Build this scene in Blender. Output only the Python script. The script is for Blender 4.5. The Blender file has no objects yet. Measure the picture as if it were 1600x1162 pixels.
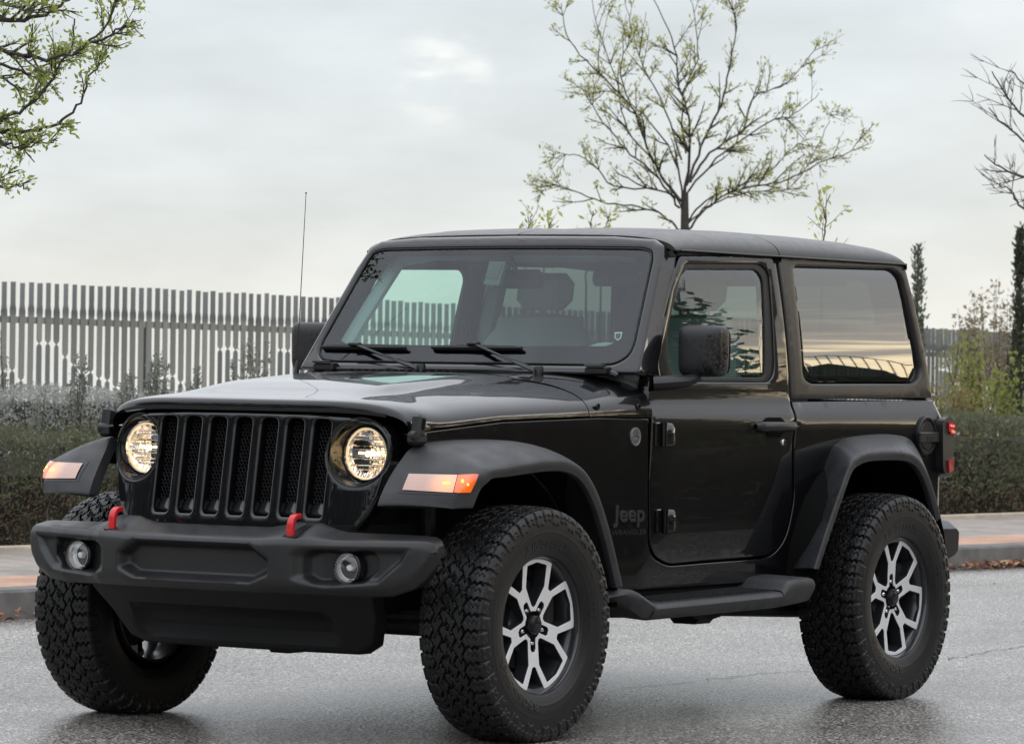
import bpy, bmesh, math, random
import numpy as np
from mathutils import Vector, Matrix, geometry
from mathutils.bvhtree import BVHTree
R = math.radians
scene = bpy.context.scene
COL = scene.collection

# ------------------------------------------------------------------ camera, sky, sun, exposure
CAM = np.array([12.0655, 8.8852, 1.29966]); FPX = 6476.1
_y, _p, _r = -2.55296, -0.000184, 0.0151127
DV = np.array([math.cos(_y)*math.cos(_p), math.sin(_y)*math.cos(_p), math.sin(_p)])
_r0 = np.cross(DV, [0, 0, 1]); _r0 /= np.linalg.norm(_r0); _u0 = np.cross(_r0, DV)
RV = math.cos(_r)*_r0 + math.sin(_r)*_u0
UV = -math.sin(_r)*_r0 + math.cos(_r)*_u0
cd = bpy.data.cameras.new('camera'); cam = bpy.data.objects.new('camera', cd); COL.objects.link(cam)
cd.sensor_width = 36; cd.lens = 36*FPX/1600; cd.clip_end = 6000; cd.clip_start = .1
cam.matrix_world = Matrix(((RV[0], UV[0], -DV[0], CAM[0]), (RV[1], UV[1], -DV[1], CAM[1]), (RV[2], UV[2], -DV[2], CAM[2]), (0, 0, 0, 1)))
cd.dof.use_dof = True; cd.dof.focus_distance = 15.0; cd.dof.aperture_fstop = 14
scene.camera = cam
scene.view_settings.view_transform = 'Standard'; scene.view_settings.look = 'None'
scene.view_settings.exposure = 0.0; scene.view_settings.gamma = 1

SUN_EL, SUN_AZ = R(14), R(128)      # low veiled sun on the camera's side of the road (direction in the xy plane)
w = bpy.data.worlds.new('World'); scene.world = w; w.use_nodes = True
nt = w.node_tree; N = nt.nodes; L = nt.links; N.clear()
def nn(t, **k):
    n = N.new(t)
    for a, b in k.items(): setattr(n, a, b)
    return n
out = nn('ShaderNodeOutputWorld'); bg = nn('ShaderNodeBackground')
sky = nn('ShaderNodeTexSky'); sky.sky_type = 'NISHITA'; sky.sun_disc = False
sky.sun_elevation = SUN_EL; sky.sun_rotation = R(90)-SUN_AZ
geo = nn('ShaderNodeTexCoord')
sep = nn('ShaderNodeSeparateXYZ'); L.new(geo.outputs['Generated'], sep.inputs[0])
def mth(op, a, b=None, c=None, cl=False):
    m = nn('ShaderNodeMath', operation=op); m.use_clamp = cl
    for i, v in enumerate((a, b, c)):
        if v is None: continue
        if isinstance(v, (int, float)): m.inputs[i].default_value = v
        else: L.new(v, m.inputs[i])
    return m.outputs[0]
def ramp(fac, stops, interp='LINEAR'):
    r_ = nn('ShaderNodeValToRGB'); cr = r_.color_ramp; cr.interpolation = interp
    while len(cr.elements) < len(stops): cr.elements.new(.5)
    for e, (p, c) in zip(cr.elements, stops): e.position = p; e.color = (*c, 1)
    L.new(fac, r_.inputs[0]); return r_.outputs[0]
z_ = sep.outputs[2]
# cloud noise, stretched level
mp = nn('ShaderNodeMapping'); mp.inputs['Scale'].default_value = (1.0, 1.0, 3.2); L.new(geo.outputs['Generated'], mp.inputs[0])
n1 = nn('ShaderNodeTexNoise'); n1.inputs['Scale'].default_value = 16; n1.inputs['Detail'].default_value = 7; n1.inputs['Roughness'].default_value = .52
L.new(mp.outputs[0], n1.inputs[0])
n2 = nn('ShaderNodeTexNoise'); n2.inputs['Scale'].default_value = 22; n2.inputs['Detail'].default_value = 6; n2.inputs['Distortion'].default_value = .6
mp2 = nn('ShaderNodeMapping'); mp2.inputs['Scale'].default_value = (1.0, 1.0, 6.0); L.new(geo.outputs['Generated'], mp2.inputs[0]); L.new(mp2.outputs[0], n2.inputs[0])
# fence side: pale overcast, brightness added above the frame to lift hood reflections
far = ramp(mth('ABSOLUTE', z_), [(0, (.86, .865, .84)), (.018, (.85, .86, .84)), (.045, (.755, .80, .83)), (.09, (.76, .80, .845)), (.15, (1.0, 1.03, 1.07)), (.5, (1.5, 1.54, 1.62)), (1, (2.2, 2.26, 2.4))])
cl = mth('MULTIPLY_ADD', n1.outputs[0], .5, .75)
vm = nn('ShaderNodeVectorMath', operation='SCALE'); L.new(far, vm.inputs[0]); L.new(cl, vm.inputs['Scale'])
# sun side: grey cloud deck over a bright yellow band at the skyline
zz = mth('ADD', z_, mth('MULTIPLY', mth('SUBTRACT', n2.outputs[0], .5), .11))
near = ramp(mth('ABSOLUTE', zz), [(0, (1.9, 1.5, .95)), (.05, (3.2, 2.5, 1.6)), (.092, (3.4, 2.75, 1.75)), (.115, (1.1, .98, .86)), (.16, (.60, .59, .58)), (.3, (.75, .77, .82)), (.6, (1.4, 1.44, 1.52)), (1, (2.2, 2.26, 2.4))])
# how much a direction looks towards the sun side
dotv = nn('ShaderNodeVectorMath', operation='DOT_PRODUCT'); L.new(geo.outputs['Generated'], dotv.inputs[0])
dotv.inputs[1].default_value = (math.cos(SUN_AZ), math.sin(SUN_AZ), 0)
side_ = nn('ShaderNodeMapRange'); side_.interpolation_type = 'SMOOTHSTEP'; side_.inputs[1].default_value = .15; side_.inputs[2].default_value = .75
L.new(dotv.outputs['Value'], side_.inputs[0])
mx = nn('ShaderNodeMix', data_type='RGBA'); L.new(side_.outputs[0], mx.inputs[0]); L.new(vm.outputs[0], mx.inputs[6]); L.new(near, mx.inputs[7])
# a brighter thin patch in the deck on the fence side
dp = nn('ShaderNodeVectorMath', operation='DOT_PRODUCT'); L.new(geo.outputs['Generated'], dp.inputs[0])
_pv = DV + RV*(690-800)/FPX - UV*(120-581)/FPX; _pv /= np.linalg.norm(_pv); dp.inputs[1].default_value = tuple(_pv)
pr_ = nn('ShaderNodeMapRange'); pr_.interpolation_type = 'SMOOTHSTEP'; pr_.inputs[1].default_value = .99990; pr_.inputs[2].default_value = 1.0; pr_.inputs[4].default_value = 1.0; L.new(dp.outputs['Value'], pr_.inputs[0])
n3 = nn('ShaderNodeTexNoise'); n3.inputs['Scale'].default_value = 38; n3.inputs['Detail'].default_value = 6; L.new(mp.outputs[0], n3.inputs[0])
pn = mth('MULTIPLY', pr_.outputs[0], mth('MULTIPLY', mth('SUBTRACT', n3.outputs[0], .44, cl=True), 1.7))
ad = nn('ShaderNodeMix', data_type='RGBA'); ad.blend_type = 'ADD'; L.new(pn, ad.inputs[0]); L.new(mx.outputs[2], ad.inputs[6]); ad.inputs[7].default_value = (1, .86, .62, 1)
# clear-sky light leaking through the deck
sc_ = nn('ShaderNodeVectorMath', operation='SCALE'); L.new(sky.outputs[0], sc_.inputs[0]); sc_.inputs['Scale'].default_value = .03
ad2 = nn('ShaderNodeVectorMath', operation='ADD'); L.new(ad.outputs[2], ad2.inputs[0]); L.new(sc_.outputs[0], ad2.inputs[1])
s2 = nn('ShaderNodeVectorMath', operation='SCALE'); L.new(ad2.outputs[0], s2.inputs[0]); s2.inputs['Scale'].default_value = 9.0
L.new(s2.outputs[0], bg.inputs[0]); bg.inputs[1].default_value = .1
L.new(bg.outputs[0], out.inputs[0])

sl = bpy.data.lights.new('sun', 'SUN'); sl.energy = .5; sl.angle = R(20); sl.color = (1, .93, .84)
so = bpy.data.objects.new('sun', sl); COL.objects.link(so)
so.rotation_euler = Vector((-math.cos(SUN_AZ)*math.cos(SUN_EL), -math.sin(SUN_AZ)*math.cos(SUN_EL), -math.sin(SUN_EL))).to_track_quat('-Z', 'Y').to_euler()

# ------------------------------------------------------------------ helpers
def ray(px, py):
    v = DV + RV*(px-800)/FPX - UV*(py-581)/FPX
    return v
def at_y(px, py, y): v = ray(px, py); return CAM + v*((y-CAM[1])/v[1])
def at_x(px, py, x): v = ray(px, py); return CAM + v*((x-CAM[0])/v[0])
def at_z(px, py, z): v = ray(px, py); return CAM + v*((z-CAM[2])/v[2])
def at_d(px, py, d): return CAM + ray(px, py)*d

def link(name, me, mats, parent=None, smooth=35):
    o = bpy.data.objects.new(name, me); COL.objects.link(o)
    if mats is not None:
        for m in (mats if isinstance(mats, (list, tuple)) else [mats]): me.materials.append(m)
    if smooth:
        me.polygons.foreach_set('use_smooth', [True]*len(me.polygons))
        me.set_sharp_from_angle(angle=R(smooth))
    if parent: o.parent = parent
    return o
class MB:
    def __init__(s): s.v = []; s.f = []; s.m = []
    def add(s, vs, fs, mi=0):
        b = len(s.v); s.v += [tuple(map(float, v)) for v in vs]; s.f += [tuple(i+b for i in f) for f in fs]; s.m += [mi]*len(fs)
        return s
    def box(s, c, sz, rot=None, mi=0, bev=0):
        x, y, z = [k/2 for k in sz]
        if bev:
            b = bev
            pts = []
            for sx in (-1, 1):
                for sy in (-1, 1):
                    for sz_ in (-1, 1):
                        pts += [(sx*(x-b), sy*(y-b), sz_*z), (sx*(x-b), sy*y, sz_*(z-b)), (sx*x, sy*(y-b), sz_*(z-b))]
            bm = bmesh.new()
            for q in pts: bm.verts.new(q)
            bmesh.ops.convex_hull(bm, input=bm.verts)
            bmesh.ops.dissolve_limit(bm, angle_limit=.01, verts=bm.verts, edges=bm.edges)
            bm.verts.index_update()
            vs = [v.co.copy() for v in bm.verts]; fs = [tuple(v.index for v in f.verts) for f in bm.faces]; bm.free()
        else:
            vs = [Vector((a*x, b*y, c_*z)) for a in (-1, 1) for b in (-1, 1) for c_ in (-1, 1)]
            fs = [(0, 1, 3, 2), (4, 6, 7, 5), (0, 4, 5, 1), (2, 3, 7, 6), (0, 2, 6, 4), (1, 5, 7, 3)]
        if rot is not None: vs = [rot @ v for v in vs]
        return s.add([(v[0]+c[0], v[1]+c[1], v[2]+c[2]) for v in vs], fs, mi)
    def grid(s, g, cu=False, cv=False, mi=0):
        g = np.asarray(g, float); a, b = g.shape[:2]
        fs = []
        for i in range(a if cu else a-1):
            for j in range(b if cv else b-1):
                i2, j2 = (i+1) % a, (j+1) % b
                fs.append((i*b+j, i*b+j2, i2*b+j2, i2*b+j))
        return s.add(g.reshape(-1, 3), fs, mi)
    def tube(s, pts, rad, n=8, cap=True, mi=0, flat=1.0):
        pts = [Vector(p) for p in pts]; k = len(pts)
        rad = [rad]*k if isinstance(rad, (int, float)) else rad
        up = None; rings = []
        for i, p in enumerate(pts):
            t = (pts[min(i+1, k-1)]-pts[max(i-1, 0)]).normalized()
            if up is None: up = Vector((0, 0, 1)) if abs(t.z) < .9 else Vector((1, 0, 0))
            a = t.cross(up).normalized(); up = a.cross(t).normalized()
            rings.append([p+(a*math.cos(q)+up*math.sin(q)*flat)*rad[i] for q in [2*math.pi*j/n for j in range(n)]])
        b = len(s.v)
        s.grid([[tuple(q) for q in r_] for r_ in rings], cv=True, mi=mi)
        if cap:
            s.f.append(tuple(b+j for j in range(n))[::-1]); s.m.append(mi)
            s.f.append(tuple(b+(k-1)*n+j for j in range(n))); s.m.append(mi)
        return s
    def lathe(s, prof, c, axis, n=32, mi=0):
        """prof: (radius, distance along axis)"""
        ax = Vector(axis).normalized(); a = ax.orthogonal().normalized(); b = ax.cross(a); c = Vector(c)
        g = [[tuple(c+ax*h+(a*math.cos(t)+b*math.sin(t))*r_) for t in [2*math.pi*j/n for j in range(n)]] for r_, h in prof]
        return s.grid(g, cv=True, mi=mi)
    def prism(s, poly, f, d0, d1, mi=0):
        """poly 2D, f(a,b,d)->3D"""
        n = len(poly); vs = [f(a, b, d0) for a, b in poly]+[f(a, b, d1) for a, b in poly]
        fs = [tuple(range(n)), tuple(range(2*n-1, n-1, -1))]+[(i, (i+1) % n, n+(i+1) % n, n+i) for i in range(n)]
        return s.add(vs, fs, mi)
    def mesh(s, name='m', fix=True):
        me = bpy.data.meshes.new(name); me.from_pydata(s.v, [], s.f)
        if any(s.m): me.polygons.foreach_set('material_index', s.m)
        if fix:
            bm = bmesh.new(); bm.from_mesh(me); bmesh.ops.recalc_face_normals(bm, faces=bm.faces); bm.to_mesh(me); bm.free()
        me.update(); return me
    def build(s, name, mats, parent=None, smooth=35, fix=True):
        return link(name, s.mesh(name, fix), mats, parent, smooth)
    def mirror(s):
        m = MB(); m.v = [(x, -y, z) for x, y, z in s.v]; m.f = [f[::-1] for f in s.f]; m.m = list(s.m); return m
    def both(s):
        m = s.mirror(); r_ = MB(); r_.v = s.v+m.v; k = len(s.v); r_.f = s.f+[tuple(i+k for i in f) for f in m.f]; r_.m = s.m+m.m; return r_

def fillet(pts, rad, seg=6):
    """polygon with rounded corners; rad scalar or list"""
    n = len(pts); o = []
    for i in range(n):
        p = Vector(pts[i]); a = Vector(pts[i-1]); b = Vector(pts[(i+1) % n]); r_ = rad[i] if isinstance(rad, (list, tuple)) else rad
        da = (a-p); db = (b-p); la, lb = da.length, db.length
        if r_ <= 0 or la < 1e-6 or lb < 1e-6: o.append(tuple(p)); continue
        da /= la; db /= lb; c = max(-.9999, min(.9999, da.dot(db))); th = math.acos(c)
        t = min(r_/math.tan(th/2), la*.48, lb*.48)
        for k in range(seg+1):
            s_ = k/seg; q = (p+da*t)*(1-s_)**2+p*2*s_*(1-s_)+(p+db*t)*s_*s_
            o.append((q.x, q.y))
    return o
def area(p): return .5*sum(p[i-1][0]*p[i][1]-p[i][0]*p[i-1][1] for i in range(len(p)))
def densify(p, s):
    o = []
    for i in range(len(p)):
        a = np.array(p[i]); b = np.array(p[(i+1) % len(p)]); d = np.linalg.norm(b-a)
        if d < 1e-5: continue
        k = max(1, math.ceil(d/s)); o += [tuple(a+(b-a)*j/k) for j in range(k)]
    return o
def inset(p, e):
    """offset closed loop to its left by e"""
    q = np.array(p); a = q-np.roll(q, 1, 0); b = np.roll(q, -1, 0)-q
    a /= np.linalg.norm(a, axis=1)[:, None]; b /= np.linalg.norm(b, axis=1)[:, None]
    na = np.stack([-a[:, 1], a[:, 0]], 1); nb = np.stack([-b[:, 1], b[:, 0]], 1)
    m = na+nb; m /= np.maximum((m*na).sum(1), .35)[:, None]*np.maximum(1e-6, 1)
    return q+m*e
def pip(P, poly):
    poly = np.asarray(poly); x, y = P[:, 0], P[:, 1]; c = np.zeros(len(P), bool)
    j = len(poly)-1
    for i in range(len(poly)):
        xi, yi = poly[i]; xj, yj = poly[j]
        if yi != yj: c ^= ((yi > y) != (yj > y)) & (x < (xj-xi)*(y-yi)/(yj-yi)+xi)
        j = i
    return c
def panel(outline, fmap, holes=(), r=.004, thick=.03, grid=.03, mb=None, mi=0, seg=None, back=True):
    seg = seg or grid*.6
    ol = densify(outline, seg); ol = ol if area(ol) > 0 else ol[::-1]
    loops = [ol]
    for h in holes:
        h = densify(h, seg); loops.append(h if area(h) < 0 else h[::-1])
    K = 4; rings = []
    for lp in loops:
        rr = []
        for k in range(K):
            th = k/(K-1)*math.pi/2
            rr.append((inset(lp, r*(1-math.sin(th))+1e-5), r*(1-math.cos(th))))
        if back: rr.append((np.array(lp), thick))
        rings.append(rr)
    f0 = [q[0][0] for q in rings]; allp = np.concatenate(f0)
    lo = allp.min(0); hi = allp.max(0)
    gx = np.arange(lo[0]+grid*.5, hi[0], grid); gy = np.arange(lo[1]+grid*.5, hi[1], grid)
    G = np.array([(a, b) for i, a in enumerate(gx) for b in gy]) if len(gx) and len(gy) else np.zeros((0, 2))
    if len(G):
        ok = pip(G, f0[0])
        for h in f0[1:]: ok &= ~pip(G, h)
        G = G[ok]
    if len(G):
        d = np.full(len(G), 1e9)
        for i in range(0, len(allp), 400): d = np.minimum(d, np.sqrt(((G[:, None]-allp[None, i:i+400])**2).sum(2)).min(1))
        G = G[d > seg*.55]
    edges = []; b = 0
    for lp in f0: edges += [(b+i, b+(i+1) % len(lp)) for i in range(len(lp))]; b += len(lp)
    pts = [Vector((float(a), float(c))) for a, c in np.concatenate([allp, G])]
    vs, _, fs, *_ = geometry.delaunay_2d_cdt(pts, edges, [], 0, 1e-7)
    V2 = np.array([(v.x, v.y) for v in vs]); F = np.array([f for f in fs if len(f) == 3])
    cen = V2[F].mean(1); ok = pip(cen, f0[0])
    for h in f0[1:]: ok &= ~pip(cen, h)
    F = F[ok]
    mb = mb or MB()
    nv = [fmap(a, b_, 0) for a, b_ in V2]
    c0 = V2[F[0]].mean(0); tri = [Vector(nv[i]) for i in F[0]]; nrm = (tri[1]-tri[0]).cross(tri[2]-tri[0])
    outw = Vector(fmap(c0[0], c0[1], 0))-Vector(fmap(c0[0], c0[1], .01))
    a_ = V2[F[0]]; ccw = (a_[1][0]-a_[0][0])*(a_[2][1]-a_[0][1])-(a_[1][1]-a_[0][1])*(a_[2][0]-a_[0][0]) > 0
    flip = (nrm.dot(outw) < 0)
    orient = flip == ccw      # True -> ccw faces must be reversed
    FF = []
    for f in F:
        a_ = V2[f]; cc = (a_[1][0]-a_[0][0])*(a_[2][1]-a_[0][1])-(a_[1][1]-a_[0][1])*(a_[2][0]-a_[0][0]) > 0
        FF.append(tuple(int(i) for i in (f[::-1] if cc == orient else f)))
    mb.add(nv, FF, mi)
    for rr in rings:
        n = len(rr[0][0]); vv = []
        for q, dep in rr: vv += [fmap(a, b_, dep) for a, b_ in q]
        qs = []
        for k in range(len(rr)-1):
            for i in range(n):
                j = (i+1) % n; f = (k*n+i, (k+1)*n+i, (k+1)*n+j, k*n+j)
                qs.append(f[::-1] if orient else f)
        mb.add(vv, qs, mi)
    return mb
def weld(o, d=2e-5):
    bm = bmesh.new(); bm.from_mesh(o.data); bmesh.ops.remove_doubles(bm, verts=bm.verts, dist=d); bm.to_mesh(o.data); bm.free()
    o.data.set_sharp_from_angle(angle=R(35)); return o
def bvh_of(*objs):
    vs = []; fs = []
    for o in objs:
        b = len(vs); vs += [tuple(v.co) for v in o.data.vertices]; fs += [tuple(i+b for i in p.vertices) for p in o.data.polygons]
    return BVHTree.FromPolygons(vs, fs)
def cast(bvh, px, py, off=0.0):
    v = Vector(ray(px, py)).normalized(); h = bvh.ray_cast(Vector(CAM), v)
    if h[0] is None: return None
    n = h[1] if h[1].dot(v) < 0 else -h[1]
    return h[0]+n*off, n
def smooth(a, b, x):
    t = min(1, max(0, (x-a)/(b-a))); return t*t*(3-2*t)
def lerp_tab(tab, x):
    xs = [t[0] for t in tab]; return [float(np.interp(x, xs, [t[i] for t in tab])) for i in range(1, len(tab[0]))]
def tag(o, label=None, cat=None, group=None, kind=None):
    if label: o['label'] = label
    if cat: o['category'] = cat
    if group: o['group'] = group
    if kind: o['kind'] = kind
    return o
def text_mesh(body, size, extrude, font_shear=0.0, offset=0.0, align='CENTER', space=1.0):
    c = bpy.data.curves.new('t', 'FONT'); c.body = body; c.size = size; c.extrude = extrude; c.align_x = align; c.align_y = 'CENTER'
    c.shear = font_shear; c.offset = offset; c.space_character = space; c.bevel_depth = extrude*.3; c.resolution_u = 4
    o = bpy.data.objects.new('t', c); COL.objects.link(o); bpy.context.view_layer.update()
    me = bpy.data.meshes.new_from_object(o.evaluated_get(bpy.context.evaluated_depsgraph_get()))
    bpy.data.objects.remove(o); bpy.data.curves.remove(c)
    return me

# ------------------------------------------------------------------ materials
def mat(name, base=(.5, .5, .5), rough=.5, metal=0, spec=.5, coat=0, coat_r=.03, noise=None, bump=None, rvar=None, trans=0, ior=1.45, emit=None, sheen=0, speck=None):
    """noise=(scale, amount[, color2]) colour variation; bump=(scale, strength, distance); rvar=(scale, amount)"""
    m = bpy.data.materials.new(name); m.use_nodes = True; t = m.node_tree; b = t.nodes['Principled BSDF']
    b.inputs['Base Color'].default_value = (*base, 1); b.inputs['Roughness'].default_value = rough; b.inputs['Metallic'].default_value = metal
    b.inputs['Specular IOR Level'].default_value = spec; b.inputs['Coat Weight'].default_value = coat; b.inputs['Coat Roughness'].default_value = coat_r
    b.inputs['Transmission Weight'].default_value = trans; b.inputs['IOR'].default_value = ior
    if emit: b.inputs['Emission Color'].default_value = (*emit[:3], 1); b.inputs['Emission Strength'].default_value = emit[3]
    tc = t.nodes.new('ShaderNodeTexCoord')
    def nz(scale, det=5):
        n = t.nodes.new('ShaderNodeTexNoise'); n.inputs['Scale'].default_value = scale; n.inputs['Detail'].default_value = det
        t.links.new(tc.outputs['Object'], n.inputs[0]); return n.outputs[0]
    if noise:
        mxn = t.nodes.new('ShaderNodeMix'); mxn.data_type = 'RGBA'; c2 = noise[2] if len(noise) > 2 else tuple(c*(1-noise[1]) for c in base)
        mr = t.nodes.new('ShaderNodeMapRange'); mr.inputs[1].default_value = .35; mr.inputs[2].default_value = .65; t.links.new(nz(noise[0]), mr.inputs[0])
        mxn.inputs[6].default_value = (*base, 1); mxn.inputs[7].default_value = (*c2, 1); t.links.new(mr.outputs[0], mxn.inputs[0]); t.links.new(mxn.outputs[2], b.inputs['Base Color'])
    if rvar:
        mr = t.nodes.new('ShaderNodeMapRange'); mr.inputs[1].default_value = .3; mr.inputs[2].default_value = .7
        mr.inputs[3].default_value = max(0, rough-rvar[1]); mr.inputs[4].default_value = rough+rvar[1]
        t.links.new(nz(rvar[0]), mr.inputs[0]); t.links.new(mr.outputs[0], b.inputs['Roughness'])
    if bump:
        bp = t.nodes.new('ShaderNodeBump'); bp.inputs['Strength'].default_value = bump[1]; bp.inputs['Distance'].default_value = bump[2]
        t.links.new(nz(bump[0], 3), bp.inputs['Height']); t.links.new(bp.outputs[0], b.inputs['Normal'])
    return m
def specks(m, scale, lo, hi, rough_to, dark):
    t = m.node_tree; b = t.nodes['Principled BSDF']; tc = t.nodes.new('ShaderNodeTexCoord'); v = t.nodes.new('ShaderNodeTexNoise'); v.inputs['Scale'].default_value = scale; v.inputs['Detail'].default_value = 3
    big = t.nodes.new('ShaderNodeTexNoise'); big.inputs['Scale'].default_value = 5; t.links.new(tc.outputs['Object'], v.inputs[0]); t.links.new(tc.outputs['Object'], big.inputs[0])
    ml = t.nodes.new('ShaderNodeMath'); ml.operation = 'MULTIPLY'; t.links.new(v.outputs[0], ml.inputs[0]); t.links.new(big.outputs[0], ml.inputs[1])
    mr = t.nodes.new('ShaderNodeMapRange'); mr.inputs[1].default_value = lo; mr.inputs[2].default_value = hi; t.links.new(ml.outputs[0], mr.inputs[0])
    for sock, val in (('Roughness', rough_to), ('Base Color', dark)):
        inp = b.inputs[sock]; src = inp.links[0].from_socket if inp.links else None
        mx = t.nodes.new('ShaderNodeMix'); mx.data_type = 'FLOAT' if sock == 'Roughness' else 'RGBA'; A_, B_, O_ = (2, 3, 0) if sock == 'Roughness' else (6, 7, 2)
        if src: t.links.new(src, mx.inputs[A_])
        else: mx.inputs[A_].default_value = inp.default_value
        mx.inputs[B_].default_value = val if sock == 'Roughness' else (*val, 1); t.links.new(mr.outputs[0], mx.inputs[0]); t.links.new(mx.outputs[O_], inp)
def glass(name, tint, refl_ior=1.5, rough=0.0, boost=1.0, gcol=(.97, .98, 1)):
    """thin pane: tinted transparency under a Fresnel reflection"""
    m = bpy.data.materials.new(name); m.use_nodes = True; t = m.node_tree; t.nodes.clear()
    o = t.nodes.new('ShaderNodeOutputMaterial'); tr = t.nodes.new('ShaderNodeBsdfTransparent'); gl = t.nodes.new('ShaderNodeBsdfGlossy')
    tr.inputs[0].default_value = (*tint, 1); gl.inputs['Roughness'].default_value = rough
    g = t.nodes.new('ShaderNodeNewGeometry'); dt = t.nodes.new('ShaderNodeVectorMath'); dt.operation = 'DOT_PRODUCT'
    t.links.new(g.outputs['Normal'], dt.inputs[0]); t.links.new(g.outputs['Incoming'], dt.inputs[1])
    def mm(op, x, y, cl=False):
        q = t.nodes.new('ShaderNodeMath'); q.operation = op; q.use_clamp = cl
        for i, v in enumerate((x, y)):
            if isinstance(v, (int, float)): q.inputs[i].default_value = v
            elif v is not None: t.links.new(v, q.inputs[i])
        return q
    f0 = ((refl_ior-1)/(refl_ior+1))**2*1.8      # both faces of the pane
    ab = mm('ABSOLUTE', dt.outputs['Value'], None); om = mm('SUBTRACT', 1.0, ab.outputs[0]); p5 = mm('POWER', om.outputs[0], 4.2)
    sc = mm('MULTIPLY', p5.outputs[0], 1-f0); fs = mm('ADD', sc.outputs[0], f0); mt = mm('MULTIPLY', fs.outputs[0], boost, True)
    mx_ = t.nodes.new('ShaderNodeMixShader'); t.links.new(mt.outputs[0], mx_.inputs[0]); t.links.new(tr.outputs[0], mx_.inputs[1]); t.links.new(gl.outputs[0], mx_.inputs[2])
    gl.inputs[0].default_value = (*gcol, 1)
    t.links.new(mx_.outputs[0], o.inputs[0]); return m
M = {}
M['paint'] = mat('black_paint', (.0035, .0036, .0045), .3, coat=1, coat_r=.012, spec=.12, bump=(2.2, .10, .02))
M['plastic'] = mat('grained_black_plastic', (.015, .0155, .0168), .40, spec=.55, bump=(420, .2, .0005), rvar=(9, .06), noise=(7, .25))
M['flare'] = mat('weathered_black_plastic', (.030, .031, .034), .50, spec=.5, bump=(380, .3, .0006), noise=(14, .3), rvar=(12, .08))
M['wet_flare'] = mat('damp_black_plastic', (.034, .036, .040), .48, bump=(380, .3, .0006), noise=(14, .3)); specks(M['wet_flare'], 55, .25, .33, .30, (.020, .020, .021)); M['mirror_shell'] = mat('wet_mirror_shell', (.024, .024, .026), .46, bump=(380, .3, .0006)); specks(M['mirror_shell'], 110, .27, .31, .2, (.010, .010, .010))
M['hardtop'] = mat('textured_hardtop', (.029, .0265, .0250), .34, spec=.55, bump=(520, .22, .0005), rvar=(30, .04))
M['gloss_plastic'] = mat('smooth_black_plastic', (.010, .010, .011), .22)
M['rubber'] = mat('tyre_rubber', (.0085, .0085, .009), .44, spec=.5, noise=(30, .35), bump=(300, .15, .0006))
M['seal'] = mat('window_seal', (.010, .010, .010), .55)
M['dark'] = mat('dark_underside', (.008, .008, .008), .8, spec=.2)
M['liner'] = mat('wheel_well_liner', (.006, .006, .006), .9, spec=.1)
M['steel'] = mat('chassis_steel', (.02, .019, .018), .6, metal=.3, noise=(20, .5))
M['alloy_face'] = mat('machined_alloy', (.92, .92, .93), .40, metal=.45, bump=(90, .05, .0006))
M['alloy_dark'] = mat('dark_alloy', (.022, .023, .026), .30, metal=.2, coat=.6, coat_r=.12)
M['chrome'] = mat('chrome', (.78, .78, .80), .10, metal=1)
M['red'] = mat('red_hook_paint', (.55, .008, .012), .38, coat=.4)
M['glass'] = glass('windscreen_glass', (.70, .90, .84), 1.5, boost=.72, gcol=(.93, .96, 1))
M['side_glass'] = glass('side_glass', (.74, .92, .86), 1.52, boost=1.5)
M['dark_glass'] = glass('privacy_glass', (.16, .20, .185), 1.55, boost=1.9)
M['lens'] = glass('clear_lens', (.93, .93, .92), 1.5, boost=1.2)
M['frit'] = mat('windscreen_black_border', (.004, .004, .005), .9, spec=0)
M['interior'] = mat('interior_plastic', (.36, .38, .39), .7)
M['seat'] = mat('seat_cloth', (.26, .27, .28), .85, bump=(200, .3, .001))
M['reflector'] = mat('lamp_reflector', (.85, .84, .80), .09, metal=1, bump=(60, .5, .004))
M['bezel'] = mat('smoked_lamp_bezel', (.008, .008, .008), .15, spec=.35, coat=.25)
M['bulb'] = mat('lit_bulb', (1, .8, .5), .4, emit=(1, .70, .36, 6))
M['halo'] = mat('emissive_lamp_rim', (1, .85, .6), .3, emit=(1, .70, .38, .8))
M['amber'] = mat('amber_lens', (.70, .11, .008), .12, coat=.6, emit=(1, .17, .01, .45), noise=(40, .6), bump=(120, .4, .002))
M['amber_bulb'] = mat('lit_amber_bulb', (1, .4, .05), .4, emit=(1, .40, .03, 5))
M['white_lens'] = mat('clear_marker_lens', (.60, .40, .34), .10, coat=1, spec=.8, bump=(160, .35, .002), emit=(1, .40, .25, .10))
M['red_lens'] = mat('red_lamp_lens', (.42, .012, .016), .14, coat=1)
M['red_lit'] = mat('lit_red_lamp', (.9, .05, .06), .3, emit=(1, .05, .07, 2.2))
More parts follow.
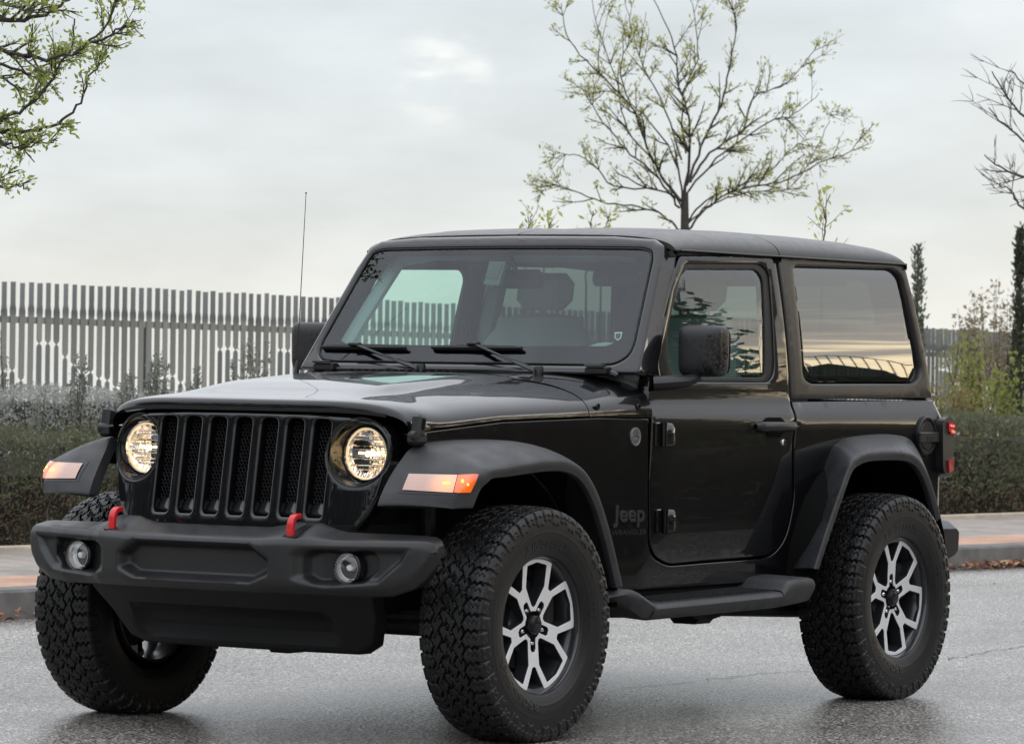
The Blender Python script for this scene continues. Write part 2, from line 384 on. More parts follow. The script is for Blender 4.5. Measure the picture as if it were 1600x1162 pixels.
def lit_reflector():
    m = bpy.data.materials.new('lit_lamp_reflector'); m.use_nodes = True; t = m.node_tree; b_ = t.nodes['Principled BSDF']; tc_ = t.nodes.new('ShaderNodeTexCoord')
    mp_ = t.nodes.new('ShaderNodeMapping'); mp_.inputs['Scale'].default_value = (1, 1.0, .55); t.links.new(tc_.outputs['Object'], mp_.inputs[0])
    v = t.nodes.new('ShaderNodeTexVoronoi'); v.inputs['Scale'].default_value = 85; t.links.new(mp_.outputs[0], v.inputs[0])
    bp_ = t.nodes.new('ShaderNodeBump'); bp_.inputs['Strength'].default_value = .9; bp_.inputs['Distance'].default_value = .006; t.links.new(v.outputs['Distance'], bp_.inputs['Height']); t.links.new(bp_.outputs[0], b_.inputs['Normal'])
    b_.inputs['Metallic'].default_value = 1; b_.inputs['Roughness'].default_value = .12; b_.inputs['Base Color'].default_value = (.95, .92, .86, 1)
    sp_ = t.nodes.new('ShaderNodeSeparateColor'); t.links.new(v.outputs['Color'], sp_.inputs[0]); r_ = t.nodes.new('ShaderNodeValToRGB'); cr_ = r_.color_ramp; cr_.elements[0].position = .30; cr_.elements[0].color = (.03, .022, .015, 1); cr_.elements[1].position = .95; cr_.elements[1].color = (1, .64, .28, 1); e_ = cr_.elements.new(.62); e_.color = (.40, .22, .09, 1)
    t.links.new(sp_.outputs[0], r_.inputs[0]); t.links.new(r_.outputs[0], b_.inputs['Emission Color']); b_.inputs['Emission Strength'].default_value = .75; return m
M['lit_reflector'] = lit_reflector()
M['wire'] = mat('grille_wire', (.045, .045, .047), .35)
M['badge'] = mat('dark_badge', (.034, .034, .036), .38, metal=.4)
def marker_lens(name, base, glow, pts, k):
    m = mat(name, base, .10, coat=1, spec=.8); t = m.node_tree; b = t.nodes['Principled BSDF']; tc = t.nodes.new('ShaderNodeTexCoord'); sp = t.nodes.new('ShaderNodeSeparateXYZ'); t.links.new(tc.outputs['Object'], sp.inputs[0])
    ay = t.nodes.new('ShaderNodeMath'); ay.operation = 'ABSOLUTE'; t.links.new(sp.outputs[1], ay.inputs[0]); cb = t.nodes.new('ShaderNodeCombineXYZ'); t.links.new(sp.outputs[0], cb.inputs[0]); t.links.new(ay.outputs[0], cb.inputs[1]); t.links.new(sp.outputs[2], cb.inputs[2])
    ds = t.nodes.new('ShaderNodeVectorMath'); ds.operation = 'DISTANCE'; t.links.new(cb.outputs[0], ds.inputs[0]); ds.inputs[1].default_value = pts
    mr = t.nodes.new('ShaderNodeMapRange'); mr.interpolation_type = 'SMOOTHSTEP'; mr.inputs[1].default_value = .09; mr.inputs[2].default_value = 0; mr.inputs[4].default_value = k; t.links.new(ds.outputs['Value'], mr.inputs[0])
    b.inputs['Emission Color'].default_value = (*glow, 1); ad = t.nodes.new('ShaderNodeMath'); ad.operation = 'ADD'; ad.inputs[1].default_value = .06; t.links.new(mr.outputs[0], ad.inputs[0]); t.links.new(ad.outputs[0], b.inputs['Emission Strength'])
    w = t.nodes.new('ShaderNodeTexWave'); w.bands_direction = 'Z'; w.inputs['Scale'].default_value = 70; w.inputs['Distortion'].default_value = .6; t.links.new(tc.outputs['Object'], w.inputs[0])
    bp = t.nodes.new('ShaderNodeBump'); bp.inputs['Strength'].default_value = .25; bp.inputs['Distance'].default_value = .001; t.links.new(w.outputs[0], bp.inputs['Height']); t.links.new(bp.outputs[0], b.inputs['Normal'])
    mx = t.nodes.new('ShaderNodeMix'); mx.data_type = 'RGBA'; mx.inputs[6].default_value = (*base, 1); mx.inputs[7].default_value = (*[q*.90 for q in base], 1); t.links.new(w.outputs[0], mx.inputs[0]); t.links.new(mx.outputs[2], b.inputs['Base Color']); return m
M['badge_silver'] = mat('grey_badge', (.20, .20, .21), .4, metal=.6)
M['decal'] = mat('grey_decal', (.008, .008, .0085), .4)

# ================================================================== THE CAR  (x forward, y to its left, front axle at x = 0)
GZ = 0.011
car = bpy.data.objects.new('off_road_car', None); COL.objects.link(car); car.location = (0, 0, 0)
tag(car, 'black two-door off-road car with lit round headlamps and red tow hooks', 'car')

def YB(x, z):
    b = .80 if x < -.95 else .80+(x+.95)/1.37*(.655-.80)
    if z < 1.0: b -= .012*((1.0-z)/.5)**2
    if x < -.95:
        if z > 1.14: b -= .028*min(1, (z-1.14)/.05)
        t = max(0, z-1.19); b -= .05*t+.13*t*t
    return b
def su(px, py, d=0):
    y = .78
    for _ in range(12):
        P = at_y(px, py, y); y = YB(P[0], P[2])-d
    return (float(P[0]), float(P[2]))
def fside(x, z, d): return (x, YB(x, z)-d, z)
def spoly(l): return [su(*p) for p in l]
def two(fn):
    """run a builder of MB for the left side, return both sides in one MB"""
    m = MB(); fn(m); return m.both()

# --- tub and front wings: one pressed shell
seamL = [(612, 681), (640, 677), (667, 674), (786, 659), (936, 652.5), (1009, 654)]
fr_top = [su(*p) for p in seamL]
arcF = [(-.06+.49*math.cos(a), .50+.49*math.sin(a)) for a in [R(180-k*12) for k in range(0, 13)]]
arcR = [(-2.60+.52*math.cos(a), .50+.50*math.sin(a)) for a in [R(170-k*10) for k in range(0, 18)]]
dz_ = spoly([(1013.5, 654), (1012.5, 700), (1012.5, 752), (1013, 852), (1020, 871), (1042, 884.5), (1100, 879.5), (1204.5, 871.5), (1229, 843), (1242.5, 779), (1241, 697), (1238, 627.5), (1320, 626.5), (1458.5, 625.5)])
body = [su(633, 678)] + fr_top[2:]; brad = [0]*len(body)
body += dz_; brad += [0, 0, 0, .3, .3, .3, 0, .3, .3, .3, 0, 0, 0, 0]
body += [(-3.247, 1.10), (-3.247, .62), (-3.12, .60)] + arcR + [(-2.07, .50), (-.56, .50)] + arcF[:8] + [(.24, .96)]
brad += [0]*(len(body)-len(brad)); body = fillet(body, brad, 6)
def _b(m): panel(body, fside, r=.004, thick=.02, grid=.04, mb=m)
mbB = two(_b)
# rear wall with rounded corners
def rear_ring(z, x0, yy):
    o = []
    for s in (1, -1):
        q = [(x0+.055*(1-math.cos(a))-.055+0*z, yy-.055+.055*math.sin(a)) for a in [R(90-k*15) for k in range(0, 7)]]
        q = [(x0-.055*math.cos(R(90-k*15)), yy-.055+.055*math.sin(R(90-k*15))) for k in range(7)]
        o += [(x, s*y, z) for x, y in (q if s == 1 else q[::-1])]
    return o
mbB.grid([rear_ring(z, -3.246, YB(-3.1, z)+.0) for z in (.60, .75, .9, 1.05, 1.14, 1.19, 1.20)])
tub = mbB.build('body_shell', M['paint'], car)

# --- floor, firewall, wheel wells: keep daylight out of the gaps
m = MB()
for s in (-1, 1): m.box((-.10, s*.44, .74), (.86, .02, .40))
m.box((-1.9, 0, .56), (2.7, 1.46, .04)); m.box((-.62, 0, .86), (.03, 1.30, .56)); m.box((-.1, 0, .80), (1.0, .86, .26)); m.box((.05, 0, 1.0), (.56, 1.04, .14))
for s in (-1, 1):
    m.box((-3.0, s*.62, .66), (.4, .2, .12)); m.box((-2.6, s*.58, .97), (1.2, .30, .02)); m.box((-2.6, s*.43, .76), (1.16, .02, .44))
m.build('floor_pan', M['dark'], car)
def well(cx, rx, rz, x0, x1, zc, yi, yo):
    g = []
    for a in np.linspace(x0, x1, 17):
        g.append([(cx+rx*math.cos(a), y, zc+rz*math.sin(a)) for y in (yi, (yi+yo)/2, yo)])
    return g
for s in (-1, 1):
    for q in ((-.06, .495, .495, R(185), R(62)), (-2.55, .54, .50, R(185), R(-8))):
        m = MB(); m.grid(well(*q, .50, s*.45, s*.93)); m.build('wheel_well_liner', M['liner'], car)

# --- front face
def XG(y, z): return .50-.05*min(1.15, max(-.2, (z-.79)/.33))-.055*(abs(y)/.6)**4
def gu(px, py, d=0):
    x = .46
    for _ in range(12):
        P = at_x(px, py, x); x = XG(P[1], P[2])-d
    return (float(P[1]), float(P[2]))
def fgr(y, z, d): return (XG(y, z)-d, y, z)
gt = [gu(*p) for p in [(480, 646.5), (545, 651), (583, 658), (600, 667), (609.5, 681), (611, 700), (607, 722), (599, 745), (589, 778), (575, 805), (556, 828)]]
gol = [(0, gt[0][1]+.002)] + gt + [(gt[-1][0]-.04, .715)]
gol = gol + [(-y, z) for y, z in gol[::-1] if y != 0]
slots = []
for k in range(-3, 4):
    c = k*.1127
    slots.append(fillet([(c-.0345, 1.121), (c+.0345, 1.121), (c+.033, .783), (c-.033, .783)], [.024, .024, .014, .014], 5))
HY, HZ = .487, 1.008
def circ(cy, cz, r_, n=48): return [(cy+r_*math.cos(2*math.pi*k/n), cz+r_*math.sin(2*math.pi*k/n)) for k in range(n)]
gm = panel(gol, fgr, holes=slots+[circ(HY, HZ, .1135), circ(-HY, HZ, .1135)], r=.011, thick=.06, grid=.02)
grille = weld(gm.build('grille', M['paint'], car))
m = MB(); m2 = MB()
for k in range(-3, 4):
    c = k*.1127
    hw, hr = .0125, .0125
    # honeycomb wires standing a little behind the slot
    zz = .80; row = 0
    while zz < 1.135:
        for j in range(-3, 4):
            cy = c+(j+(.5 if row % 2 else 0))*.0145
            if abs(cy-c) > .045: continue
            for q in range(3):
                a0, a1 = R(30+60*q), R(90+60*q)
                r1 = .0084
                p0 = (cy+r1*math.cos(a0), zz+r1*math.sin(a0)); p1 = (cy+r1*math.cos(a1), zz+r1*math.sin(a1))
                X = XG(c, zz)-.042
                dy, dz = p1[0]-p0[0], p1[1]-p0[1]; l = math.hypot(dy, dz); ny, nz_ = -dz/l*.0011, dy/l*.0011
                m.add([(X, p0[0]+ny, p0[1]+nz_), (X, p1[0]+ny, p1[1]+nz_), (X+.004, p1[0], p1[1]), (X+.004, p0[0], p0[1]), (X, p1[0]-ny, p1[1]-nz_), (X, p0[0]-ny, p0[1]-nz_)], [(0, 1, 2, 3), (3, 2, 4, 5)])
        zz += .0126; row += 1
    # sloping sill at the foot of each slot
    g = []
    for t in np.linspace(0, 1, 6):
        zc = .785+.046*t*t; X = XG(c, zc)-.004-.036*t
        g.append([(X-.004*abs(s)**3, c+s*.0335*(1-.06*t), zc) for s in (-1, -.85, -.4, 0, .4, .85, 1)])
    m2 = MB(); m2.grid(g); m2.build('grille_sill', M['paint'], grille)
m.build('grille_mesh', M['wire'], grille, smooth=0, fix=False)
MB().box((.36, 0, .95), (.02, .96, .40)).build('radiator', M['liner'], car)

# --- headlamps
for s in (1, -1):
    cx = XG(HY, HZ)-.003; n = 48
    m = MB(); ax = (1, 0, .04); c = (cx, s*HY, HZ)
    gg = []
    for k in range(9):      # funnel from the edge of the opening, which follows the curved grille, to the flat lamp
        t_ = k/8; row = []
        for q in range(64):
            an = 2*math.pi*q/64; rr_ = .1135-.003*min(1, t_*6)-.0155*t_**2.2; y_, z_ = s*HY+rr_*math.cos(an), HZ+rr_*math.sin(an)
            row.append(((XG(y_, z_)-.004)*(1-t_)+(cx-.052)*t_, y_, z_))
        gg.append(row)
    m.grid(gg, cv=True)
    bz = m.build('headlight', M['bezel'], car, smooth=50)
    m = MB(); m.tube([(XG(HY+.1135*math.cos(q), HZ+.1135*math.sin(q))+.0005, s*(HY+.1135*math.cos(q)), HZ+.1135*math.sin(q)) for q in np.linspace(0, 2*math.pi, 65)], .0022, 6, cap=False); m.build('lamp_rim', M['gloss_plastic'], bz, smooth=50)
    m = MB(); m.lathe([(0.0942, -0.0580), (0.0847, -0.0640), (0.0698, -0.0720), (0.0476, -0.0810), (0.0212, -0.0860), (0.0005, -0.0870)], c, ax, 48); m.build('reflector', M['lit_reflector'], bz, smooth=20)
    m = MB(); m.lathe([(0.0947, -0.0600), (0.0947, -0.0520), (0.0916, -0.0460), (0.0889, -0.0460), (0.0879, -0.0600)], c, ax, 64); m.build('chrome_ring', M['chrome'], bz)
    m = MB(); m.lathe([(0.0942, -0.0500), (0.0910, -0.0400), (0.0741, -0.0280), (0.0476, -0.0210), (0.0212, -0.0180), (0.0005, -0.0175)], c, ax, 48); m.build('lens', M['lens'], bz, smooth=60)
    m = MB()          # inner chrome facets and halo
    for k in range(6):
        zz = HZ+(-.058, -.040, -.022, .026, .044, .060)[k]; hw = math.sqrt(.080**2-(zz-HZ)**2)
        m.box((cx-.068, s*HY, zz), (.010, hw*1.8, .0035), Matrix.Rotation(R(35 if k % 2 else -35), 3, 'Y'))
    m.box((cx-.064, s*HY, HZ+.012), (.008, .15, .004)); m.box((cx-.064, s*HY, HZ-.012), (.008, .15, .004))
    m.build('reflector_facet', M['reflector'], bz)
    m = MB(); m.lathe([(0.0863, -0.0600), (0.0884, -0.0575), (0.0863, -0.0550), (0.0836, -0.0575), (0.0863, -0.0600)], c, ax, 64); m.build('rim_glow_ring', M['halo'], bz)  # emissive ring standing in for the bright lens rim
    m = MB()
    m.lathe([(0.0005, -0.0520), (0.0074, -0.0540), (0.0106, -0.0600), (0.0106, -0.0820)], c, ax, 20)
    m.box((cx-.064, s*HY-.030, HZ), (.006, .020, .009)); m.box((cx-.064, s*HY+.032, HZ), (.006, .020, .009))
    m.build('bulb', M['bulb'], bz)

# --- hood
def zs_at(x):
    xs = [p[0] for p in fr_top][::-1]; zz = [p[1] for p in fr_top][::-1]; return float(np.interp(x, xs, zz))
ZT = [(-.98, 1.292), (-.62, 1.280), (-.3, 1.260), (0, 1.238), (.2, 1.220), (.34, 1.203), (.40, 1.196), (.432, 1.190), (.441, 1.187), (.447, 1.181), (.450, 1.172), (.452, 1.158)]
def hood_pt(x, t, k=0):
    zt = lerp_tab(ZT, x)[0]; zs = zs_at(x)+.006; wv = YB(x, 1.08)+.002
    kn = smooth(.15, .45, x); n_, m_ = 3.3+2.4*kn, 2.3+.9*kn
    sy = math.sin(t)**(2/n_); cz = max(0, math.cos(t))**(2/m_)
    y = wv*sy; z = zs+(zt-zs)*cz
    z += .022*(1-smooth(.36, .45, abs(y)))*smooth(.38, .05, x)*smooth(-.85, -.4, x)
    nose = smooth(.25, .45, x)
    X = x-.055*(y/.6)**4*nose-.012*smooth(.44, .455, x)*0
    return (X, y, z)
ts = [R(a) for a in np.linspace(0, 90, 46)]
def hood_mb(xs, extra=None):
    m = MB(); g = []
    for x in xs:
        half = [hood_pt(x, t) for t in ts]
        g.append([(a, -b, c) for a, b, c in half[::-1][:-1]] + half)
    if extra: extra(g)
    m.grid(g); return m
def nose_fix(g):
    last = g[-1]
    g.append([(a-.004, b, c-.010 if abs(b) < .58 else c-.002) for a, b, c in last]); g.append([(a-.03, b*.995, c-.012 if abs(b) < .58 else c-.002) for a, b, c in last])
hx = list(np.linspace(-.604, .30, 28))+[.33, .36, .385, .405, .42, .432, .438, .442, .445, .4475, .450, .4515, .452]
hood = hood_mb(hx, nose_fix).build('hood', M['paint'], car, smooth=50)
def cowl_pt(x, t):
    k = smooth(-.62, -.93, x); zt = 1.284; zs = zs_at(x)+.004; wv = YB(max(x, -.949), 1.08)+.001
    n_, m_ = 3.3+1.6*k, 2.3+.2*k
    return (x, wv*math.sin(t)**(2/n_), zs+(zt+.012*k-zs)*max(0, math.cos(t))**(2/m_))
m = MB(); g = []
for x in [-.610, -.64, -.70, -.76, -.82, -.88, -.93, -.96, -.985]:
    half = [cowl_pt(x, t) for t in ts]
    g.append([(a, -b, c) for a, b, c in half[::-1][:-1]] + half)
m.grid(g); cowl = m.build('cowl', M['paint'], car, smooth=50)
m = MB()    # cowl vent and base bar of the windscreen
for k in range(15): m.box((-.80, -.42+k*.034, 1.2965), (.075, .012, .006), Matrix.Rotation(R(-20), 3, 'Z'))
m.box((-.90, 0, 1.298), (.05, 1.30, .014), bev=.004)
m.build('cowl_vent', M['gloss_plastic'], cowl)
hb = bvh_of(hood, cowl, tub)

# --- windscreen frame
def XW(y, z): return -.935-(z-1.348)*.682+.035*(1-(y/.7)**2)
def wu(px, py, d=0):
    x = -1.0
    for _ in range(12):
        P = at_x(px, py, x); x = XW(P[1], P[2])-d
    return (float(P[1]), float(P[2]))
def fws(y, z, d):
    # frame returns backwards and slightly outwards to the door
    return (XW(y, z)-d, y*(1+.10*d), z-.08*d)
def sym(l): return l+[(-y, z) for y, z in l[::-1]]
w_out = sym([(0, 1.822), (.45, 1.818), (.63, 1.806), (.672, 1.785), (.700, 1.70), (.776, 1.31), (.772, 1.296), (0, 1.296)])
w_in = sym([(0, 1.774), (.30, 1.773), (.60, 1.769), (.643, 1.758), (.657, 1.728), (.716, 1.405), (.712, 1.365), (.672, 1.335), (.60, 1.330), (0, 1.330)])
def clean(l):
    o = []
    for p in l:
        if not o or math.dist(o[-1], p) > 1e-4: o.append(p)
    if math.dist(o[0], o[-1]) < 1e-4: o.pop()
    return o
w_out = clean(w_out); w_in = clean(w_in)
w_in = fillet(w_in, .2, 6)
wf = weld(panel(fillet(w_out, .03, 4), fws, holes=[w_in], r=.016, thick=.115, grid=.03).build('windscreen_frame', M['paint'], car))
wi2 = sym([(0, 1.745), (.50, 1.742), (.585, 1.732), (.628, 1.69), (.668, 1.46), (.655, 1.42), (.60, 1.398), (0, 1.392)]); wi2 = fillet(clean(wi2), .03, 4)
w_g = [(y*1.0, z) for y, z in w_in]
def fwg(off): return lambda y, z, d: (XW(y, z)-off-d, y, z)
panel(w_g, fwg(.010), holes=[wi2], r=.0005, thick=.002, grid=.05).build('windscreen_border', M['frit'], wf)
panel(w_g, fwg(.007), r=.001, thick=.002, grid=.03, back=False).build('windscreen', M['glass'], car, smooth=8)
m = MB()
m.prism([(y, z) for y, z in w_in], fwg(.004), 0, .001)
# black bead round the glass
bead = MB(); wd_ = densify(w_in, .03); bead.tube([fwg(.004)(y, z, 0) for y, z in wd_]+[fwg(.004)(*wd_[0], 0)], .0042, 6, cap=False); bead.build('windscreen_seal', M['seal'], wf)
# sensor pod behind the glass and toll sticker
def quad_on(fn, pts, off, mb, mi=0, th=.002): mb.prism(pts, lambda a, b, d: fn(off+d)(a, b, 0), 0, th, mi)
m = MB(); pod = [wu(762, 408), wu(787, 409), wu(776, 446), wu(752, 444)]
quad_on(fwg, pod, .014, m, th=.02); m.build('sensor_pod', mat('grey_sensor_pod', (.04, .045, .047), .5), car)
m = MB(); quad_on(fwg, [wu(765, 411), wu(784, 412), wu(773, 436), wu(755, 434)], .012, m, th=.0015); m.build('pod_window', M['gloss_plastic'], car)
m = MB(); st = [wu(958, 519), wu(970, 518.5), wu(968, 528), wu(963, 532), wu(958, 528)]
quad_on(fwg, st, .0105, m, th=.0008); m.build('windscreen_sticker', mat('pale_sticker', (.42, .45, .45), .5), car)
m = MB(); c_ = np.mean(st, 0); quad_on(fwg, [tuple(c_+(np.array(q)-c_)*.72) for q in st], .0098, m, th=.0005); m.build('sticker_emblem', M['seal'], car)

# --- wipers
for (bl0, bl1, mid, piv) in (((505, 541.5), (637, 543), (560, 538), (657, 577)), ((677, 542.5), (818, 543.5), (745, 537), (841, 581))):
    m = MB()
    def wp(p, off): y, z = wu(*p); return Vector((XW(y, z)+off, y, z))
    a, b, c_ = wp(bl0, .012), wp(bl1, .012), wp(mid, .022)
    m.tube([a, a.lerp(b, .08), a.lerp(b, .45), a.lerp(b, .55), a.lerp(b, .92), b], [.006, .009, .012, .012, .009, .006], 6)
    m.tube([a-Vector((.008, 0, .007)), b-Vector((.008, 0, .007))], .0035, 5)
    wb = m.build('wiper', M['seal'], car)
    pv = Vector(at_x(*piv, -.80)); k2 = c_.lerp(pv, .62)
    m = MB(); m.tube([c_, c_+(pv-c_)*.06, k2, k2+(pv-k2)*.15, pv], [.010, .009, .0065, .013, .015], 8, flat=.7)
    m.box(c_, (.03, .05, .014), bev=.004); m.lathe([(.0005, .022), (.016, .022), (.020, .012), (.020, -.02)], pv, (0, 0, 1), 14)
    m.build('wiper_arm', M['gloss_plastic'], wb)
# --- hood hinges (black blocks at the cowl), washer nozzles, hood stud
for s in (1, -1):
    m = MB(); m.box((-.882, s*.625, 1.306), (.05, .095, .030), bev=.006); m.box((-.86, s*.625, 1.326), (.03, .085, .008), bev=.003); m.tube([(-.90, s*.655, 1.302), (-.90, s*.70, 1.288)], [.016, .010], 8)
    m.build('windscreen_hinge', M['gloss_plastic'], car)
    for (xx, yy, zz) in ((-.66, .785, 1.176), (-.90, .803, 1.176)):
        m = MB(); m.lathe([(.012, 0), (.0125, .004), (.011, .006), (.008, .006), (.007, .003), (.0005, .003)], (xx, s*(YB(xx, zz)-.004), zz), (0, s, 0), 18); m.build('body_bolt', M['gloss_plastic'], cowl)
for p in ((645, 571), (517, 570)):
    hcast = at_z(*p, 1.30)
    m = MB(); m.box((-.66, hcast[1]+.0, 1.296), (.035, .06, .016), bev=.006); m.build('washer_nozzle', M['gloss_plastic'], hood)

# --- hood latches
for s in (1, -1):
    m = MB(); y0 = s*(YB(.31, 1.08)+.012)
    rot = Matrix.Rotation(R(-10*1), 3, 'Y')
    m.box((.362, y0+s*.010, 1.106), (.050, .040, .080), rot, bev=.011)
    m.box((.362, y0+s*.004, 1.064), (.080, .046, .048), None, bev=.012)
    m.lathe([(.0005, .022), (.016, .021), (.019, .015), (.019, -.01)], (.385, y0+s*.006, 1.072), (.4, s, 0), 16)
    lt = m.build('hood_latch', M['plastic'], car)
    m = MB(); m.box((.362, y0+s*.029, 1.112), (.020, .006, .040), rot, bev=.0025); m.build('latch_slot', M['liner'], lt)

# --- doors
door_px = [(1062, 399), (1210.5, 397.5), (1234.8, 627), (1237.8, 697), (1239, 779), (1226, 840.5), (1203, 868), (1100, 876), (1043, 881.5), (1023, 868.5), (1016, 850), (1015, 752), (1014.8, 640), (1015, 585), (1029, 520), (1043, 463)]
door = fillet(spoly(door_px), [.045, .02, .0, .0, .3, .3, .3, 0, .3, .3, .3, 0, 0, .3, .3, .3], 6)
win_px = [(1071, 411), (1189, 412), (1202, 425), (1211, 580), (1203, 597), (1036, 598), (1029, 572), (1053, 455)]
win = fillet(spoly(win_px), [.06, .2, .2, .2, .2, .04, .1, .1], 6)
gl_px = [(1077, 421), (1185, 421.5), (1195, 436), (1198, 589.5), (1060, 590.5), (1047, 570), (1045.5, 515), (1066, 432)]
gls = fillet(spoly(gl_px), [.05, .2, .2, .03, .05, .1, .1, .1], 6)
def place_side(mb, name, mats, parents, smooth=35, wl=True):
    """build the left one and its mirror as separate parts"""
    o = []
    for k, q in enumerate((mb, mb.mirror())):
        ob = q.build(name, mats, parents[k] if isinstance(parents, (list, tuple)) else parents, smooth)
        if wl: weld(ob)
        o.append(ob)
    return o
def fdoor(x, z, d):
    y = YB(x, z)-d
    # the door skin swells a little below the belt
    y += .0045*math.sin(math.pi*min(1, max(0, (z-.60)/.54)))*(1 if d < .02 else 0)*smooth(-2.05, -1.9, x)*smooth(-.95, -1.1, x)
    return (x, y, z)
doors = place_side(panel(door, fdoor, holes=[win], r=.005, thick=.045, grid=.03), 'door', M['paint'], car)
def off_side(o_): return lambda x, z, d: (x, YB(x, z)-o_-d, z)
place_side(panel(win, off_side(.008), holes=[gls], r=.003, thick=.02, grid=.04), 'window_seal', M['seal'], doors)
place_side(panel(gls, off_side(.014), r=.0003, thick=.001, grid=.05, back=False), 'window', M['side_glass'], doors, 8)
# bright lower glass bead
mbd = MB(); A_, B_ = su(1058, 598.5), su(1204, 599.5)
mbd.tube([(A_[0], YB(*A_)-.003, A_[1]), (B_[0], YB(*B_)-.003, B_[1])], .0045, 6); place_side(mbd, 'window_bead', M['alloy_dark'], doors, wl=False)
# handle, recess, lock
def on_side(px, py, off=0): x, z = su(px, py); return Vector((x, fdoor(x, z, 0)[1]+off, z))
hm = MB(); h0, h1 = on_side(1180, 666.5), on_side(1237, 667)
hc = (h0+h1)/2; HLn = abs(h1.x-h0.x)
g = []
for t in np.linspace(0, 1, 15):
    x = h0.x+(h1.x-h0.x)*t; e = min(1, (t+.02)/.06, (1.02-t)/.06)**.5; off = .034*math.sin(math.pi*min(1, max(0, t)))**.35 if 0 < t < 1 else .0
    hz_ = .0195*e; g.append([(x, YB(x, h0.z)+.004+off+.013*math.cos(a)*e, h0.z+hz_*math.sin(a)) for a in np.linspace(0, 2*math.pi, 13)[:-1]])
hm.grid(g, cv=True); 
hnd = place_side(hm, 'door_handle', M['plastic'], doors, wl=False)
hm = MB(); rc = [(hc.x-.05, h0.z+.036), (hc.x+.05, h0.z+.036), (hc.x+.105, h0.z+.012), (hc.x+.105, h0.z-.022), (hc.x+.06, h0.z-.024), (hc.x+.04, h0.z-.042), (hc.x-.045, h0.z-.042), (hc.x-.07, h0.z-.024), (hc.x-.10, h0.z-.022), (hc.x-.10, h0.z+.012)]
hm.prism(rc, lambda a, b, d: (a, fdoor(a, b, 0)[1]+.001+d, b), 0, .0018); place_side(hm, 'handle_cup', M['liner'], doors, wl=False)
hm = MB(); q = on_side(1223, 691.5); hm.lathe([(.0005, .008), (.011, .008), (.0135, .005), (.0145, .0), (.0145, -.01)], q, (0, 1, 0), 20)
hm.build('door_lock', M['chrome'], doors[0])
hm = MB(); hm.lathe([(.0005, .012), (.0035, .012), (.0035, 0)], on_side(1232.5, 666, .035), (0, 1, 0), 8); hm.build('handle_pin', M['chrome'], doors[0])
# door hinges
for (px0, py0) in ((1040, 678), (1041, 813)):
    q = on_side(px0, py0); m = MB()
    prof = []
    ol_ = fillet([(q.x+.036, q.z+.044), (q.x-.040, q.z+.040), (q.x-.050, q.z+.020), (q.x-.050, q.z-.026), (q.x-.040, q.z-.040), (q.x+.036, q.z-.044)], [.004, .006, .006, .008, .006, .004], 3)
    panel(ol_, lambda a, b, d: (a, fdoor(a, b, 0)[1]+.024-d-.010*smooth(q.z+.015, q.z+.044, b)-.012*smooth(q.x-.02, q.x-.05, a), b), r=.005, thick=.03, grid=.015, mb=m)
    m.tube([(q.x+.040, q.y+.016, q.z-.046), (q.x+.040, q.y+.016, q.z+.046)], .0125, 12)
    hg = place_side(m, 'door_hinge', M['paint'], doors, wl=False)
    m = MB()
    for dx in (.002, -.030): m.lathe([(.009, .002), (.0085, .006), (.006, .006), (.005, .003), (.0005, .003)], (q.x+dx, q.y+.022-(.006 if dx < 0 else 0), q.z-.002), (0, 1, 0), 12)
    place_side(m, 'hinge_bolt', M['gloss_plastic'], hg, wl=False)
    m = MB()
    m.box((q.x+.066, q.y+.002, q.z), (.035, .014, .088), bev=.004); place_side(m, 'hinge_base', M['paint'], car, wl=False)

# --- mirrors
for s in (1, -1):
    m = MB(); c = Vector((-1.180, s*.900, 1.386)); g = []
    SX, SY, SZ = .055, .094, .096
    for a in np.linspace(-math.pi/2, math.pi/2, 17):
        row = []
        for b in np.linspace(0, 2*math.pi, 41)[:-1]:
            ce = lambda t, e: math.copysign(abs(math.cos(t))**e, math.cos(t)); se = lambda t, e: math.copysign(abs(math.sin(t))**e, math.sin(t))
            ux = se(a, .55); uy = ce(a, .55)*ce(b, .30); uz = ce(a, .55)*se(b, .30)
            row.append((c.x+SX*ux, c.y+SY*uy*(1+.02*uz), c.z+SZ*uz))
        g.append(row)
    m.grid(g, cv=True)
    mh = m.build('wing_mirror', M['mirror_shell'], doors[0 if s == 1 else 1], 60)
    m = MB(); m.prism(fillet([(c.y-s*.082, c.z-.082), (c.y+s*.082, c.z-.082), (c.y+s*.082, c.z+.082), (c.y-s*.082, c.z+.082)], .02, 4), lambda a, b, d: (-1.2365-d, a, b), 0, .002); m.build('mirror_glass', M['chrome'], mh)
    m = MB()
    m.tube([(-1.03, s*.775, 1.262), (-1.06, s*.82, 1.266), (-1.12, s*.86, 1.272), (-1.165, s*.885, 1.288)], [.040, .038, .032, .026], 12, flat=.72)
    m.build('mirror_arm', M['plastic'], mh)
    m = MB(); m.prism([(-1.018, 1.348), (-1.075, 1.283), (-1.12, 1.255), (-1.012, 1.25)], lambda a, b, d: (a, s*(YB(a, b)+.002-d), b), 0, .01); m.build('mirror_base', M['plastic'], mh)

